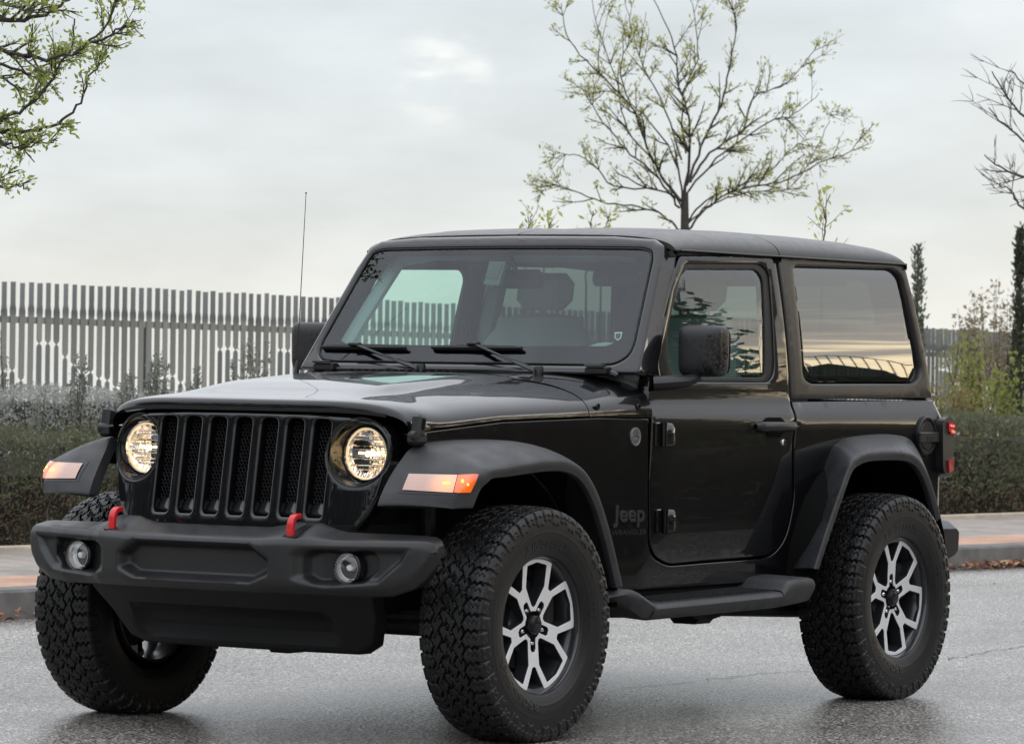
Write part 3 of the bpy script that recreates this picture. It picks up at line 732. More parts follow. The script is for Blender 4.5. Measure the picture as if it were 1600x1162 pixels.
# --- hardtop: quarter sides, rear roof, rear wall
qp_px = [(1214.5, 398), (1411.5, 409.5), (1456.5, 622), (1236.8, 624)]
qp = fillet(spoly(qp_px), [.015, .03, .01, .01], 4)
qh_px = [(1238, 415.7), (1396, 420), (1409, 431), (1441, 583), (1430, 599.5), (1267, 600), (1254, 590)]
qh = fillet(spoly(qh_px), [.04, .2, .2, .2, .2, .2, .2], 6)
qg_px = [(1236, 420.5), (1396, 426.5), (1405, 433), (1429, 583), (1424, 591), (1264, 591.5), (1252, 582)]
qg = fillet([su(*p, .016) for p in qg_px], [.03, .2, .2, .2, .2, .2, .2], 6); qg = qg if area(qg) > 0 else qg[::-1]; qg = [tuple(q) for q in inset(densify(qg, .02), -.014)]
def fq(x, z, d): return (x, YB(x, z)+.003-d, z)
ht = MB(); panel(qp, fq, holes=[qh], r=.008, thick=.05, grid=.03, mb=ht)
def top_pt(x, y):
    zc = lerp_tab([(-3.100, 1.806), (-3.097, 1.818), (-3.085, 1.833), (-3.05, 1.846), (-2.95, 1.856), (-2.5, 1.866), (-2.0, 1.868), (-1.6, 1.862), (-1.4, 1.850), (-1.30, 1.836), (-1.25, 1.822)], x)[0]
    W_ = .712; u = min(1, abs(y)/W_); z0 = 1.775
    rib = .004*(smooth(.10, .14, abs(y))-smooth(.50, .55, abs(y)))*smooth(-1.42, -1.5, x)
    return (x, y, z0+(zc-z0)*(1-u**7)**.5+rib-.012*u*u)
ys = [.712*math.sin(R(a))**.55 for a in np.linspace(0, 90, 30)]; ys[-1] = .712
def roof_mb(xs, y0=-1, y1=1):
    full = sorted(set([-y for y in ys]+ys)); full = [y for y in full if y0 <= y <= y1]
    if y0 == .0025 or y1 == -.0025: full = ([y0] if y0 > 0 else [])+full+([y1] if y1 < 0 else [])
    m = MB(); g = [[top_pt(x, y) for y in full] for x in xs]
    # side lip
    for row in g:
        for end in (0, -1):
            if abs(abs(row[end][1])-.712) < 1e-3:
                x, y, z = row[end]; s = 1 if y > 0 else -1
                lip = [(x, y, 1.770), (x, y+s*.006, 1.768), (x, y+s*.006, 1.7625), (x, y-s*.05, 1.7625)]
                if end == 0: row[:0] = lip[::-1]
                else: row.extend(lip)
    g.insert(0, [(x, y, z-.02) for x, y, z in g[0]]); g.append([(x, y, z-.02) for x, y, z in g[-1]])
    m.grid(g); return m
rr = roof_mb([-3.100, -3.097, -3.09, -3.08, -3.06, -3.0, -2.9, -2.75, -2.6, -2.45, -2.3, -2.2, -2.1, -2.062])
ht2 = ht.both(); b0 = len(ht2.v); ht2.v += rr.v; ht2.f += [tuple(i+b0 for i in f) for f in rr.f]; ht2.m += rr.m
def frw(y, z, d): return (-3.30+(z-1.2)*.30+d-.02*(abs(y)/.7)**4*-1, y, z)
rw = [(-.745, 1.205), (.745, 1.205), (.70, 1.60), (.675, 1.79), (-.675, 1.79), (-.70, 1.60)]
rwh = fillet([(-.56, 1.30), (.56, 1.30), (.53, 1.70), (-.53, 1.70)], .05, 5)
panel(rw, frw, holes=[rwh], r=.02, thick=.04, grid=.08, mb=ht2)
hardtop = weld(ht2.build('hardtop', M['hardtop'], car))
panel(rwh, lambda y, z, d: (frw(y, z, .01+d)), r=.0005, thick=.001, grid=.2, back=False).build('rear_window', M['dark_glass'], hardtop)
place_side(panel(qg, off_side(.016), r=.0003, thick=.001, grid=.05, back=False), 'quarter_window', M['dark_glass'], hardtop, 8)
for (a, b) in ((.0025, 1), (-1, -.0025)):
    xs = [-2.055, -2.0, -1.9, -1.8, -1.7, -1.6, -1.5, -1.45, -1.42, -1.38, -1.34, -1.31, -1.29, -1.272]
    roof_mb(xs, a, b).build('roof_panel', M['hardtop'], car, 40)
for s in (1, -1):       # rain gutter line along the roof side
    mg = MB(); mg.tube([(-1.30, s*.7205, 1.7665), (-3.07, s*.7205, 1.7665)], .0028, 6); mg.build('roof_gutter', M['alloy_dark'], car)
m = MB()        # headliner so the cabin is closed
m.grid([[(x, y, top_pt(x, y)[2]-.03) for y in (-.68, -.4, 0, .4, .68)] for x in (-1.32, -1.6, -2, -2.4, -2.8, -3.1)]); m.build('headliner', M['interior'], car)

# --- cabin
def seat(x, y, w_, hr=True):
    m = MB()
    g = []
    for t in np.linspace(0, 1, 14):     # back rest, tilted
        zz = .86+.66*t; xx = x-.20-.17*t; hw = w_*(.46+.06*math.sin(math.pi*t))*(1 if t < .9 else .85); th = .075*(1-.4*t)+.02*math.sin(t*9)
        g.append([(xx+th*math.copysign(abs(math.cos(a))**.6, math.cos(a)), y+hw*math.copysign(abs(math.sin(a))**.6, math.sin(a)), zz) for a in np.linspace(0, 2*math.pi, 21)[:-1]])
    g = [[tuple(np.mean(g[0], 0))]*20]+g+[[tuple(np.mean(g[-1], 0)+np.array([0, 0, .02]))]*20]
    m.grid(g, cv=True)
    m.box((x, y, .82), (.50, w_*.98, .16), bev=.05)
    so_ = m.build('seat', M['seat'], car)
    if hr:
        m = MB(); m.box((x-.40, y, 1.625), (.10, w_*.52, .15), Matrix.Rotation(R(-12), 3, 'Y'), bev=.04)
        for s in (-1, 1): m.tube([(x-.38, y+s*.06, 1.50), (x-.40, y+s*.06, 1.58)], .006, 6)
        m.build('head_rest', M['seat'], so_)
seat(-1.62, .36, .50); seat(-1.62, -.36, .50)
m = MB(); m.box((-2.62, 0, 1.02), (.14, 1.0, .50), Matrix.Rotation(R(-10), 3, 'Y'), bev=.05); m.box((-2.45, 0, .80), (.40, 1.0, .14), bev=.05); m.build('rear_bench', M['seat'], car)
m = MB()
m.box((-1.16, 0, 1.235), (.34, 1.40, .16), bev=.05); m.box((-1.30, 0, 1.10), (.14, 1.38, .30), bev=.04); m.box((-1.5, 0, .80), (.9, .20, .22), bev=.03)
m.box((-1.18, .40, 1.315), (.16, .36, .05), bev=.02); dash = m.build('dashboard', M['interior'], car)
m = MB(); c = Vector((-1.42, .37, 1.235)); ax = Vector((-.88, 0, .42)).normalized(); u1 = Vector((0, 1, 0)); u2 = ax.cross(u1)
m.tube([c+(u1*math.cos(a)+u2*math.sin(a))*.185 for a in np.linspace(0, 2*math.pi, 33)], .015, 8, cap=False)
for a in (R(0), R(180), R(-90)): m.tube([c-ax*.02, c+(u1*math.cos(a)+u2*math.sin(a))*.18], .013, 6)
m.tube([c-ax*.16, c], [.03, .045], 10); m.build('steering_wheel', M['interior'], car)
m = MB()       # padded roll cage
for s in (-1, 1):
    m.tube([(-1.34, s*.60, 1.745), (-1.6, s*.62, 1.775), (-2.05, s*.62, 1.785), (-2.6, s*.60, 1.770), (-3.0, s*.585, 1.755)], .038, 10)
    m.tube([(-2.10, s*.62, 1.785), (-2.06, s*.665, 1.50), (-2.04, s*.69, 1.1), (-2.02, s*.69, .6)], .042, 10)
    m.tube([(-1.34, s*.60, 1.745), (-1.16, s*.655, 1.50), (-1.0, s*.695, 1.28)], .030, 8)
m.tube([(-2.10, -.62, 1.785), (-2.10, .62, 1.785)], .04, 10); m.tube([(-2.78, -.6, 1.70), (-2.78, .6, 1.70)], .036, 10)
m.build('roll_cage', M['interior'], car)
m = MB(); m.box((-1.24, 0.02, 1.655), (.035, .235, .075), Matrix.Rotation(R(8), 3, 'Y'), bev=.015); m.tube([(-1.235, .02, 1.68), (-1.19, .02, 1.74)], .010, 8); m.build('rearview_mirror', M['gloss_plastic'], car)
for s in (-1, 1):
    m = MB(); m.prism([(-1.04, 1.21), (-2.0, 1.19), (-2.0, .62), (-1.1, .62), (-1.0, .8)], lambda a, b, d: (a, s*(YB(a, min(b, 1.1))-.07-d), b), 0, .01); m.build('door_card', M['interior'], car)
M['letter_rubber'] = mat('raised_letter_rubber', (.013, .013, .0135), .42)
M['fog_refl'] = mat('fog_lamp_reflector', (.90, .91, .93), .30, metal=.35, bump=(70, .6, .004))

# --- front bumper
BT = [(0, .752, .708, .600, .754, .522), (.25, .750, .708, .600, .755, .523), (.30, .746, .709, .595, .764, .523), (.34, .738, .712, .590, .776, .523), (.44, .716, .714, .575, .776, .523),
      (.49, .686, .712, .56, .756, .522), (.54, .672, .710, .545, .744, .521), (.65, .656, .712, .52, .742, .520), (.75, .626, .714, .50, .741, .527), (.82, .600, .715, .485, .739, .552),
      (.855, .582, .714, .478, .736, .585), (.872, .568, .710, .478, .730, .612), (.884, .556, .704, .485, .720, .634), (.892, .540, .694, .492, .706, .650)]
def seg_dist(P, poly):
    poly = np.asarray(poly); d = np.full(len(P), 9.)
    for i in range(len(poly)):
        a, b = poly[i-1], poly[i]; ab = b-a; t = np.clip(((P-a)@ab)/(ab@ab), 0, 1); d = np.minimum(d, np.linalg.norm(P-a-t[:, None]*ab, axis=1))
    return d
rc_c = [(-.335, .65), (-.335, .588), (-.255, .552), (.255, .552), (.335, .588), (.335, .65), (.255, .700), (-.255, .700)]
rc_lo = [(-.17, .545), (-.14, .560), (.14, .560), (.17, .545)]
rc_f = [(.408, .576), (.408, .668), (.445, .692), (.83, .698), (.80, .640), (.72, .566), (.52, .545), (.47, .556)]
rc_f2 = [(.442, .590), (.442, .660), (.478, .681), (.690, .684), (.712, .650), (.712, .619), (.660, .572), (.480, .563)]
yy_ = np.linspace(-.892, .892, 285); g = []
for y in yy_:
    xf, zft, xb, zbt, zb = lerp_tab(BT, abs(y))
    P = [np.array(q) for q in ((xb-.01, max(zbt-.05, (zbt+zb)/2+.003)), (xb, zbt), (xf-.016, zft+.006), (xf, zft-.018), (xf, zb+.035), (xf-.035, zb), (xb+.02, zb+.012))]
    for _ in range(2):
        Q = [P[0]]
        for a, b in zip(P[:-1], P[1:]): Q += [a*.87+b*.13, a*.13+b*.87]
        P = Q+[P[-1]]
    P = np.array(P); s = np.concatenate([[0], np.cumsum(np.linalg.norm(np.diff(P, axis=0), axis=1))]); t = np.linspace(0, s[-1], 70)
    g.append(np.stack([np.interp(t, s, P[:, 0]), np.full(70, y), np.interp(t, s, P[:, 1])], 1))
g = np.array(g); F2 = g[..., 1:].reshape(-1, 2).copy(); ab = F2.copy(); ab[:, 0] = np.abs(ab[:, 0]); X = g[..., 0].reshape(-1)
xfront = np.array([lerp_tab(BT, abs(y))[0] for y in F2[:, 0]]); face = np.clip((X-(xfront-.035))/.02, 0, 1)
ss = lambda a, b, x: (lambda t: t*t*(3-2*t))(np.clip((x-a)/(b-a), 0, 1))
def sink(P, poly, wid, dep): return dep*ss(0, wid, np.where(pip(P, poly), seg_dist(P, poly), 0))
dx = sink(F2, rc_c, .036, .050)+sink(ab, rc_f, .028, .022)+sink(ab, rc_f2, .012, .038)
g[..., 0] = (X-dx*face).reshape(g.shape[:2])
# raised frame of the hook pockets
mb = MB(); mb.grid(g); mb.add(g[0], [tuple(range(70))]); mb.add(g[-1], [tuple(range(70))]); bumper = mb.build('front_bumper', M['plastic'], car, 60)
for s in (1, -1):
    m = MB(); m.prism(fillet([(.705, s*.36), (.705, s*.425), (.60, s*.425), (.60, s*.36)], .012, 4), lambda a, b, d: (a, b, .7215+(.70-a)*.42+d), 0, .004)
    m.build('hook_pocket', M['gloss_plastic'], bumper)
    m = MB()
    path = [(.688, .69), (.692, .740), (.690, .764), (.684, .780), (.676, .788), (.666, .792), (.656, .7925), (.646, .7925)]
    pts = [Vector((a, s*.392, b)) for a, b in path]
    prof = [(-.013, -.009), (.013, -.009), (.013, .009), (-.013, .009)]
    gg = []
    for i, p_ in enumerate(pts):
        tt = (pts[min(i+1, len(pts)-1)]-pts[max(i-1, 0)]).normalized(); nrm = Vector((-tt.z, 0, tt.x)); sc2 = 1.0 if 0 < i < 7 else .9
        gg.append([tuple(p_+Vector((0, 1, 0))*a*sc2+nrm*b) for a, b in fillet(prof, .004, 3)])
    m.grid(gg, cv=True); m.build('tow_hook', M['red'], car, 50)
    c = (lerp_tab(BT, .585)[0]-.050, s*.592, .6225)
    m = MB(); m.lathe([(.058, -.012), (.058, .022), (.054, .026), (.050, .022), (.049, .0)], c, (1, 0, 0), 40); fl = m.build('fog_lamp', M['gloss_plastic'], car)
    m = MB(); m.lathe([(.049, .018), (.045, -.004), (.03, -.022), (.0005, -.028)], c, (1, 0, 0), 32); 
    m.lathe([(.0005, .010), (.010, .009), (.012, .002), (.012, -.02)], c, (1, 0, 0), 16)
    m.build('fog_reflector', M['fog_refl'], fl, smooth=20)
    m = MB(); m.lathe([(.0495, .018), (.044, .026), (.025, .033), (.0005, .035)], c, (1, 0, 0), 40); m.build('fog_lens', M['lens'], fl, 60)
    m = MB()
    for k in range(30):
        a = 2*math.pi*k/30; m.box((c[0]+.022, c[1]+.0465*math.cos(a), c[2]+.0465*math.sin(a)), (.004, .004, .004))
    m.build('fog_lamp_ring', M['chrome'], fl)
# lower valance with its recess
def fv(y, z, d):
    t = (z-.32)/.2; x = .468+.115*t-.05*(abs(y)/.6)**3
    rec = .042*smooth(.45, .40, abs(y))*(smooth(.345, .375, z)-smooth(.435, .455, z))
    return (x-rec-d, y, z)
panel(fillet([(-.62, .54), (-.62, .505), (-.555, .43), (-.50, .335), (-.43, .312), (.50, .312), (.56, .345), (.60, .43), (.62, .54)], .02, 4), fv, r=.012, thick=.07, grid=.025).build('lower_valance', mat('lower_black_plastic', (.006, .0062, .007), .50, spec=.35, bump=(300, .2, .0006)), car)
m = MB(); m.box((.36, 0, .50), (.20, .96, .10)); 
for s in (-1, 1): m.box((-1.2, s*.42, .50), (3.3, .09, .12)); m.box((.25, s*.46, .66), (.5, .10, .2));
m.build('chassis_frame', M['dark'], car)

# --- wheel arch flares
def cr(P, n):
    P = np.asarray(P, float); k = len(P); o = []
    for i in range(k-1):
        p0, p1, p2, p3 = P[max(i-1, 0)], P[i], P[i+1], P[min(i+2, k-1)]
        for t in np.arange(n)/n: o.append(.5*((2*p1)+(-p0+p2)*t+(2*p0-5*p1+4*p2-p3)*t*t+(-p0+3*p1-3*p2+p3)*t**3))
    o.append(P[-1]); return np.array(o)
def flare_mb(C, I, LP, n=6, b=.014):
    C, I, LP = cr(C, n), cr(I, n), cr(LP, n); g = []
    T = np.gradient(C, axis=0)
    for c, i, l, t in zip(C, I, LP, T):
        nr = np.array([t[2], 0, -t[0]]); nr /= np.linalg.norm(nr)+1e-9
        if nr @ (c-np.array([l[3], 0, .42])) < 0: nr = -nr
        kf = smooth(.30, .40, i[0]); sec = [i-np.array([.05*kf, .05*(1-kf)+.004, 0]), i]
        for q in (.12, .3, .5, .7, .85, .94): sec.append(i+(c-i)*q+nr*b*math.sin(math.pi*min(1, q*1.04))**.8)
        c2 = c+np.array([0, 0.0, 0]); L_ = np.array([l[0], l[1], l[2]])
        sec += [c2+(c2-i)*0-nr*.002, c2-nr*.008+np.array([0, .0045, 0]), c2+L_*.25+np.array([0, .006, 0]), c2+L_*.6+np.array([0, .004, 0]), c2+L_*.93, c2+L_+np.array([0, -.008, 0]), c2+L_*.97+np.array([0, -.022, 0]), c2+L_*.5+np.array([0, -.028, 0]), i-nr*.02+L_*.2]
        g.append(sec)
    g = np.array(g); m = MB(); m.grid(g)
    for e in (0, -1):   # end caps
        m.add(g[e], [tuple(range(len(g[e])))])
    return m
FC = [(.468, .898, .832), (.464, .902, .842), (.452, .912, .880), (.420, .930, .920), (.368, .943, .950), (.30, .945, .968), (.20, .947, .976), (.08, .951, .988), (-.05, .954, .996), (-.16, .956, .993), (-.245, .957, .972), (-.315, .957, .930), (-.385, .957, .855), (-.455, .957, .740), (-.512, .957, .620), (-.548, .957, .537)]
FI = [(.525, .637, .832), (.522, .637, .845), (.500, .640, .885), (.460, .646, .940), (.415, .655, .990), (.372, .667, 1.030), (.29, .685, 1.046), (.16, .70, 1.056), (-.04, .72, 1.058), (-.18, .735, 1.046), (-.29, .75, 1.012), (-.365, .765, .955), (-.440, .775, .865), (-.505, .785, .745), (-.553, .79, .620), (-.580, .79, .537)]
def tc(p, h, cx): v = np.array([cx-p[0], 0, .45-p[2]]); v /= np.linalg.norm(v); return (v[0]*h, 0, v[2]*h, cx)
FL = [(-.080, .046, .0, -.05), (-.080, .044, .0, -.05), (-.088, .036, -.004, -.05), (-.078, .018, -.020, -.05), (-.052, .006, -.036, -.05)]+[tc(c, .046, -.05) for c in FC[5:]]
ff = flare_mb(FC, FI, FL); flares = place_side(ff, 'front_wing_flare', M['flare'], car, 50, wl=False)
rc_px = [(1271, 887), (1290, 828), (1309, 773), (1327, 725), (1340, 711.5), (1358, 704.5), (1385, 702.5), (1412, 703.5), (1430, 710), (1443, 725), (1454, 750), (1463, 779), (1470, 806)]
RC = [tuple(at_y(*p, .955)) for p in rc_px]; 
ri_px = [(1233, 889), (1254, 829), (1276, 766), (1298, 704), (1308, 692), (1322, 684), (1350, 679.5), (1385, 678)]
RI = [(su(*p)[0], YB(*su(*p))-.0, su(*p)[1]) for p in ri_px]+[(-2.98, .79, 1.055), (-3.06, .79, 1.01), (-3.10, .79, .92), (-3.125, .79, .82), (-3.145, .79, .735)]
RL = [tc(c, .044, -2.50) for c in RC]
rf = flare_mb(RC, RI, RL, b=.007); place_side(rf, 'rear_wing_flare', M['wet_flare'], car, 50, wl=False)
# clips along the flare lips
for k, (C_, cx) in enumerate(((FC[7:], -.05), (RC[3:], -2.5))):
    m = MB()
    for c in C_[::2]:
        v = tc(c, .062, cx); m.lathe([(.0005, .012), (.006, .011), (.008, .004), (.008, -.004)], (c[0]+v[0], .925, c[2]+v[2]), (0, 1, 0), 8)
# marker lamps set in the front flares
fb = bvh_of(flares[0])
pA = tuple(cast(fb, 700, 756)[0]); pB = tuple(cast(fb, 724, 755)[0])
M['white_lens'] = marker_lens('clear_marker_lens_lit', (.46, .29, .24), (1, .33, .05), pA, .8); M['amber'] = marker_lens('amber_lens_lit', (.42, .045, .005), (1, .17, .008), pB, .85)
def patch(q, nu, nv, off, bv=None):
    g = []
    for i in range(nv+1):
        row = []; t = i/nv
        for j in range(nu+1):
            s = j/nu; p = (np.array(q[0])*(1-s)+np.array(q[1])*s)*(1-t)+(np.array(q[3])*(1-s)+np.array(q[2])*s)*t
            h = cast(bv or fb, p[0], p[1], off); 
            if h is None: h = (Vector(at_y(p[0], p[1], .955+off)), None)
            row.append(tuple(h[0]))
        g.append(row)
    m = MB(); m.grid(g); return m
bz = place_side(patch([(633, 737), (716, 739), (710, 774), (622, 770)], 12, 5, .0015), 'marker_lamp', M['gloss_plastic'], car, wl=False)
place_side(patch([(639.5, 741), (715, 743), (708, 770), (629.5, 765.8)], 14, 6, .005), 'clear_lens', M['white_lens'], bz, 60, wl=False)
place_side(patch([(716, 743), (747, 741.5), (734, 769), (709, 770)], 8, 6, .005), 'amber_lens', M['amber'], bz, 60, wl=False)
def spot(px, py, rx, ry, off):
    m = MB(); n = 14; o = [cast(fb, px, py, off)[0]]+[cast(fb, px+rx*math.cos(2*math.pi*k/n), py+ry*math.sin(2*math.pi*k/n), off)[0] for k in range(n)]
    m.add([tuple(q) for q in o], [(0, 1+k, 1+(k+1) % n) for k in range(n)]); return m
for q in ((698, 756, 6, 1.8), (723, 753, 2.2, 2.6), (730, 757, 1.4, 1.7)): place_side(spot(*q, .0065), 'marker_bulb', M['amber_bulb'], bz, 60, wl=False)

# --- wheels
def tyre_mesh():
    half = [(0, .415), (.03, .415), (.06, .4142), (.09, .4122), (.105, .409), (.114, .4045), (.121, .397), (.126, .387), (.1295, .372), (.132, .350), (.1325, .325), (.131, .30), (.126, .275), (.118, .252), (.1145, .2445), (.111, .2415), (.100, .240)]
    P = cr(half, 8); s = np.concatenate([[0], np.cumsum(np.linalg.norm(np.diff(P, axis=0), axis=1))])
    sv = np.concatenate([np.linspace(0, .180, 84), np.linspace(.180, s[-1], 26)[1:]])
    W_ = np.interp(sv, s, P[:, 0]); Rr = np.interp(sv, s, P[:, 1]); W_ = np.concatenate([-W_[:0:-1], W_]); Rr = np.concatenate([Rr[:0:-1], Rr]); S = np.concatenate([-sv[:0:-1], sv])
    nU = 1180; th = np.arange(nU)/nU*2*math.pi; u = th*.415
    U, SS = np.meshgrid(u, S, indexing='ij'); A = np.abs(SS); sg = np.sign(SS)
    Np = 46; Pt = 2*math.pi*.415/Np
    tri = lambda x: 4*np.abs(x-np.floor(x+.5))-1
    fr = lambda x: x-np.floor(x)
    ph = U/Pt+.5*(sg < 0)
    g1 = .027+.008*tri(ph+.1); g2 = .066+.0085*tri(ph+.62)
    gl_ = lambda d, w_: 1-ss(w_*.55, w_, d)     # 1 in the groove
    def lat(p, w_): q = fr(p); return gl_(np.minimum(q, 1-q)*Pt, w_)
    h = np.maximum(gl_(np.abs(A-g1), .0040), gl_(np.abs(A-g2), .0046))
    ctr = lat(ph+.28*tri(SS/.034)*1+.1, .0034)*(A < g1)
    cen2 = gl_(np.abs(SS-.010*tri(ph+.35)), .0026)*(A < g1)*.7
    mid = lat(ph+A*9+.20*tri(A/.020)+.45, .0036)*(A >= g1)*(A < g2)
    midh = lat(2*ph+A*9*2+.4*tri(A/.02)+.4, .0022)*(A >= g1)*(A < g2)*.35
    sho = lat(ph+.10*tri(A/.022)+.08, .0058)*(A >= g2)
    shoh = lat(ph+.5+.12*tri(A/.018), .0020)*(A >= g2)*.4
    h = np.maximum.reduce([h, ctr, cen2, mid, midh, sho, shoh])
    dep = .0130*(1-ss(.114, .132, A))
    # lugs down the side wall, alternately long and short
    lug = ss(.0045, .0075, np.minimum(fr(ph+.08), 1-fr(ph+.08))*Pt)
    longl = (np.floor(ph+.08) % 2 == 0); end = np.where(longl, .170, .157)+.004*tri(ph*2)
    lug = lug*(1-ss(0, .0035, A-end))*(A > .112)
    step = .5+.5*(1-ss(0, .002, A-(.142+.004*tri(ph*2+.3))))
    disp = -dep*h + (.0074*lug*step-.0)*(ss(.112, .126, A))
    # fine rings near the bead
    disp += .0012*(np.abs(A-.245) < .003)+.0010*(np.abs(A-.200) < .0022)
    dW = np.gradient(W_); dR = np.gradient(Rr); l = np.hypot(dW, dR); nW, nR = -dR/l, dW/l
    nW = np.where(nR*0+1 > 0, nW, nW)
    flipn = np.sign(nR[len(nR)//2]); nW, nR = nW*flipn, nR*flipn
    RR = Rr[None]+nR[None]*disp; WW = W_[None]+nW[None]*disp
    V = np.stack([RR*np.cos(th)[:, None], WW, RR*np.sin(th)[:, None]], -1); V[..., 2] = np.maximum(V[..., 2], -(.417-GZ))
    a, b = V.shape[:2]; idx = np.arange(a*b).reshape(a, b); nx = np.roll(idx, -1, 0)
    F = np.stack([idx[:, :-1], idx[:, 1:], nx[:, 1:], nx[:, :-1]], -1).reshape(-1, 4)
    me = bpy.data.meshes.new('tyre'); me.vertices.add(a*b); me.vertices.foreach_set('co', V.reshape(-1).astype(np.float32))
    me.loops.add(F.size); me.loops.foreach_set('vertex_index', F.reshape(-1).astype(np.int32)); me.polygons.add(len(F))
    me.polygons.foreach_set('loop_start', np.arange(0, F.size, 4).astype(np.int32)); me.update(calc_edges=True); me.validate(); return me
_chars = {}
def char_geo(ch):
    if ch not in _chars:
        me = text_mesh(ch, 1.0, .03, offset=.012, align='LEFT'); v = np.array([q.co[:] for q in me.vertices]) if len(me.vertices) else np.zeros((0, 3))
        _chars[ch] = (v, [tuple(p.vertices) for p in me.polygons], float(v[:, 0].max()) if len(v) else .3)
    return _chars[ch]
def arc_text(mb, s, r0, size, a0, yo, sx=1.0, h=.0019):
    """raised letters round the side wall, read clockwise seen from outside"""
    a = a0
    for ch in s:
        if ch == ' ': a -= size*.35/r0; continue
        v, f, adv = char_geo(ch); q = []
        for x, y, z in v:
            ang = a-x*size*sx/r0; r_ = r0+y*size
            yy2 = yo(r_)+ (h if z > 0 else -.001)
            q.append((-r_*math.cos(ang), yy2, r_*math.sin(ang)))
        mb.add(q, f); a -= (adv+.10)*size*sx/r0
def swall(r_): return float(np.interp(r_, [.24, .2525, .275, .30, .325, .35, .372], [.110, .118, .126, .131, .1325, .132, .1295]))
ALW = .86
R0 = .232
def pol(r_, a): return (r_*R0*math.cos(R(a)), r_*R0*math.sin(R(a)))
def spoke_outline():
    o = []; rr_ = []
    for k in range(5):
        f = 90+72*k
        for a in np.linspace(-21.5, 21.5, 9): o.append(pol(1.0, f+a)); rr_.append(0)
        o.append(pol(.985, f+23.0)); rr_.append(0)
        o.append(pol(.64, f+33.0)); rr_.append(.004); o.append(pol(.64, f+39.0)); rr_.append(.004)
        o.append(pol(.985, f+49.0)); rr_.append(0)
    return fillet(o, rr_, 3)
def big_open(k):
    f = 90+72*k
    p = [pol(.925, f-15.8), pol(.94, f), pol(.925, f+15.8), pol(.62, f+22.6), pol(.30, f+9), pol(.27, f), pol(.30, f-9), pol(.62, f-22.6)]
    return fillet(p, [.006, .05, .006, .010, .008, .004, .008, .010], 4)
def centre_star():
    o = []
    for k in range(5):
        s = 90+36+72*k; c, sn = math.cos(R(s)), math.sin(R(s))
        for (r_, w_) in ((.20, .062), (.36, .062), (.40, .035), (.40, -.035), (.36, -.062), (.20, -.062)): o.append(((r_*c+w_*sn)*R0, (r_*sn-w_*c)*R0))
        for a in (22, 36, 50): o.append(pol(.205, s+a))
    o = o if area(o) > 0 else o[::-1]; return o
def yface(a, b): r_ = math.hypot(a, b)/R0; return .072+.022*max(0, r_-.25)**1.3+.0*r_
def fsp(off): return lambda a, b, d: (a, yface(a, b)+off-d, b)
SO, SH = spoke_outline(), [big_open(k) for k in range(5)]+[centre_star()]
def make_wheel(loc, steer, spin, proto=None, flip=False):
    m = MB()      # barrel, flange and hub plate
    m.lathe([(.205, -.115), (.215, -.118), (.215, -.10), (.200, -.05), (.205, .03), (.214, .07), (.222, .084), (.2335, .088), (.2345, .100), (.2395, .108), (.2425, .106), (.243, .098)], (0, 0, 0), (0, 1, 0), 96)
    m.lathe([(.0005, .040), (.055, .040), (.100, .036), (.102, .0), (.06, -.02)], (0, 0, 0), (0, 1, 0), 40)
    wmesh = m.mesh('wheel'); return wmesh
wheel_me = make_wheel(0, 0, 0)
ty_me = tyre_mesh()
let_me = []
for q in (('BFGoodrich', .282, .046, R(262-360), swall, 1.15), ('All-Terrain', .285, .046, R(118), swall, 1.15), ('T/A', .285, .046, R(14), swall, 1.1), ('LT285/70R17', .262, .016, R(40-20), swall, 1.1, .0008)):
    mb = MB(); arc_text(mb, *q); let_me.append(mb.mesh('lettering'))
sp_me = panel(SO, fsp(0), holes=SH, r=.002, thick=.050, grid=.03, seg=.008).mesh('spokes')
ins = lambda l, e: [tuple(q) for q in inset(densify(l if area(l) > 0 else l[::-1], .008), e)]
face_me = panel(ins(SO, .0016), fsp(.0012), holes=[ins(h, -.0016) for h in SH], r=.0006, thick=.0015, grid=.03, seg=.008).mesh('spoke_face')
m = MB(); m.lathe([(.0005, .090), (.022, .089), (.031, .086), (.034, .080), (.034, .045)], (0, 0, 0), (0, 1, 0), 36); m.lathe([(.0268, .0885), (.0275, .0902), (.0285, .0882)], (0, 0, 0), (0, 1, 0), 36); cap_me = m.mesh('centre_cap')
m = MB(); m.lathe([(.0005, .030), (.006, .029), (.0095, .023), (.0105, .016), (.0105, 0), (.012, -.002), (.012, -.012)], (0, 0, 0), (0, 1, 0), 12); nut_me = m.mesh('wheel_nut')
m = MB(); m.lathe([(.06, .02), (.158, .02), (.160, .010), (.160, -.005), (.06, -.005)], (0, 0, 0), (0, 1, 0), 48); disc_me = m.mesh('brake_disc')
m = MB(); m.box((-.145, .0, .06), (.07, .09, .15), bev=.015); cal_me = m.mesh('brake_caliper')
txt = text_mesh('Jeep', .019, .001, offset=.0004)
for v in txt.vertices: v.co = (-v.co.x, .0895+v.co.z, v.co.y)
def share(name, me, mt, parent, rot=None, loc=None, sm=35):
    if len(me.materials) == 0:
        me.materials.append(mt); me.polygons.foreach_set('use_smooth', [True]*len(me.polygons)); me.set_sharp_from_angle(angle=R(sm))
    o = bpy.data.objects.new(name, me); COL.objects.link(o); o.parent = parent
    if rot is not None: o.rotation_euler = rot
    if loc is not None: o.location = loc
    return o
HZW = .417
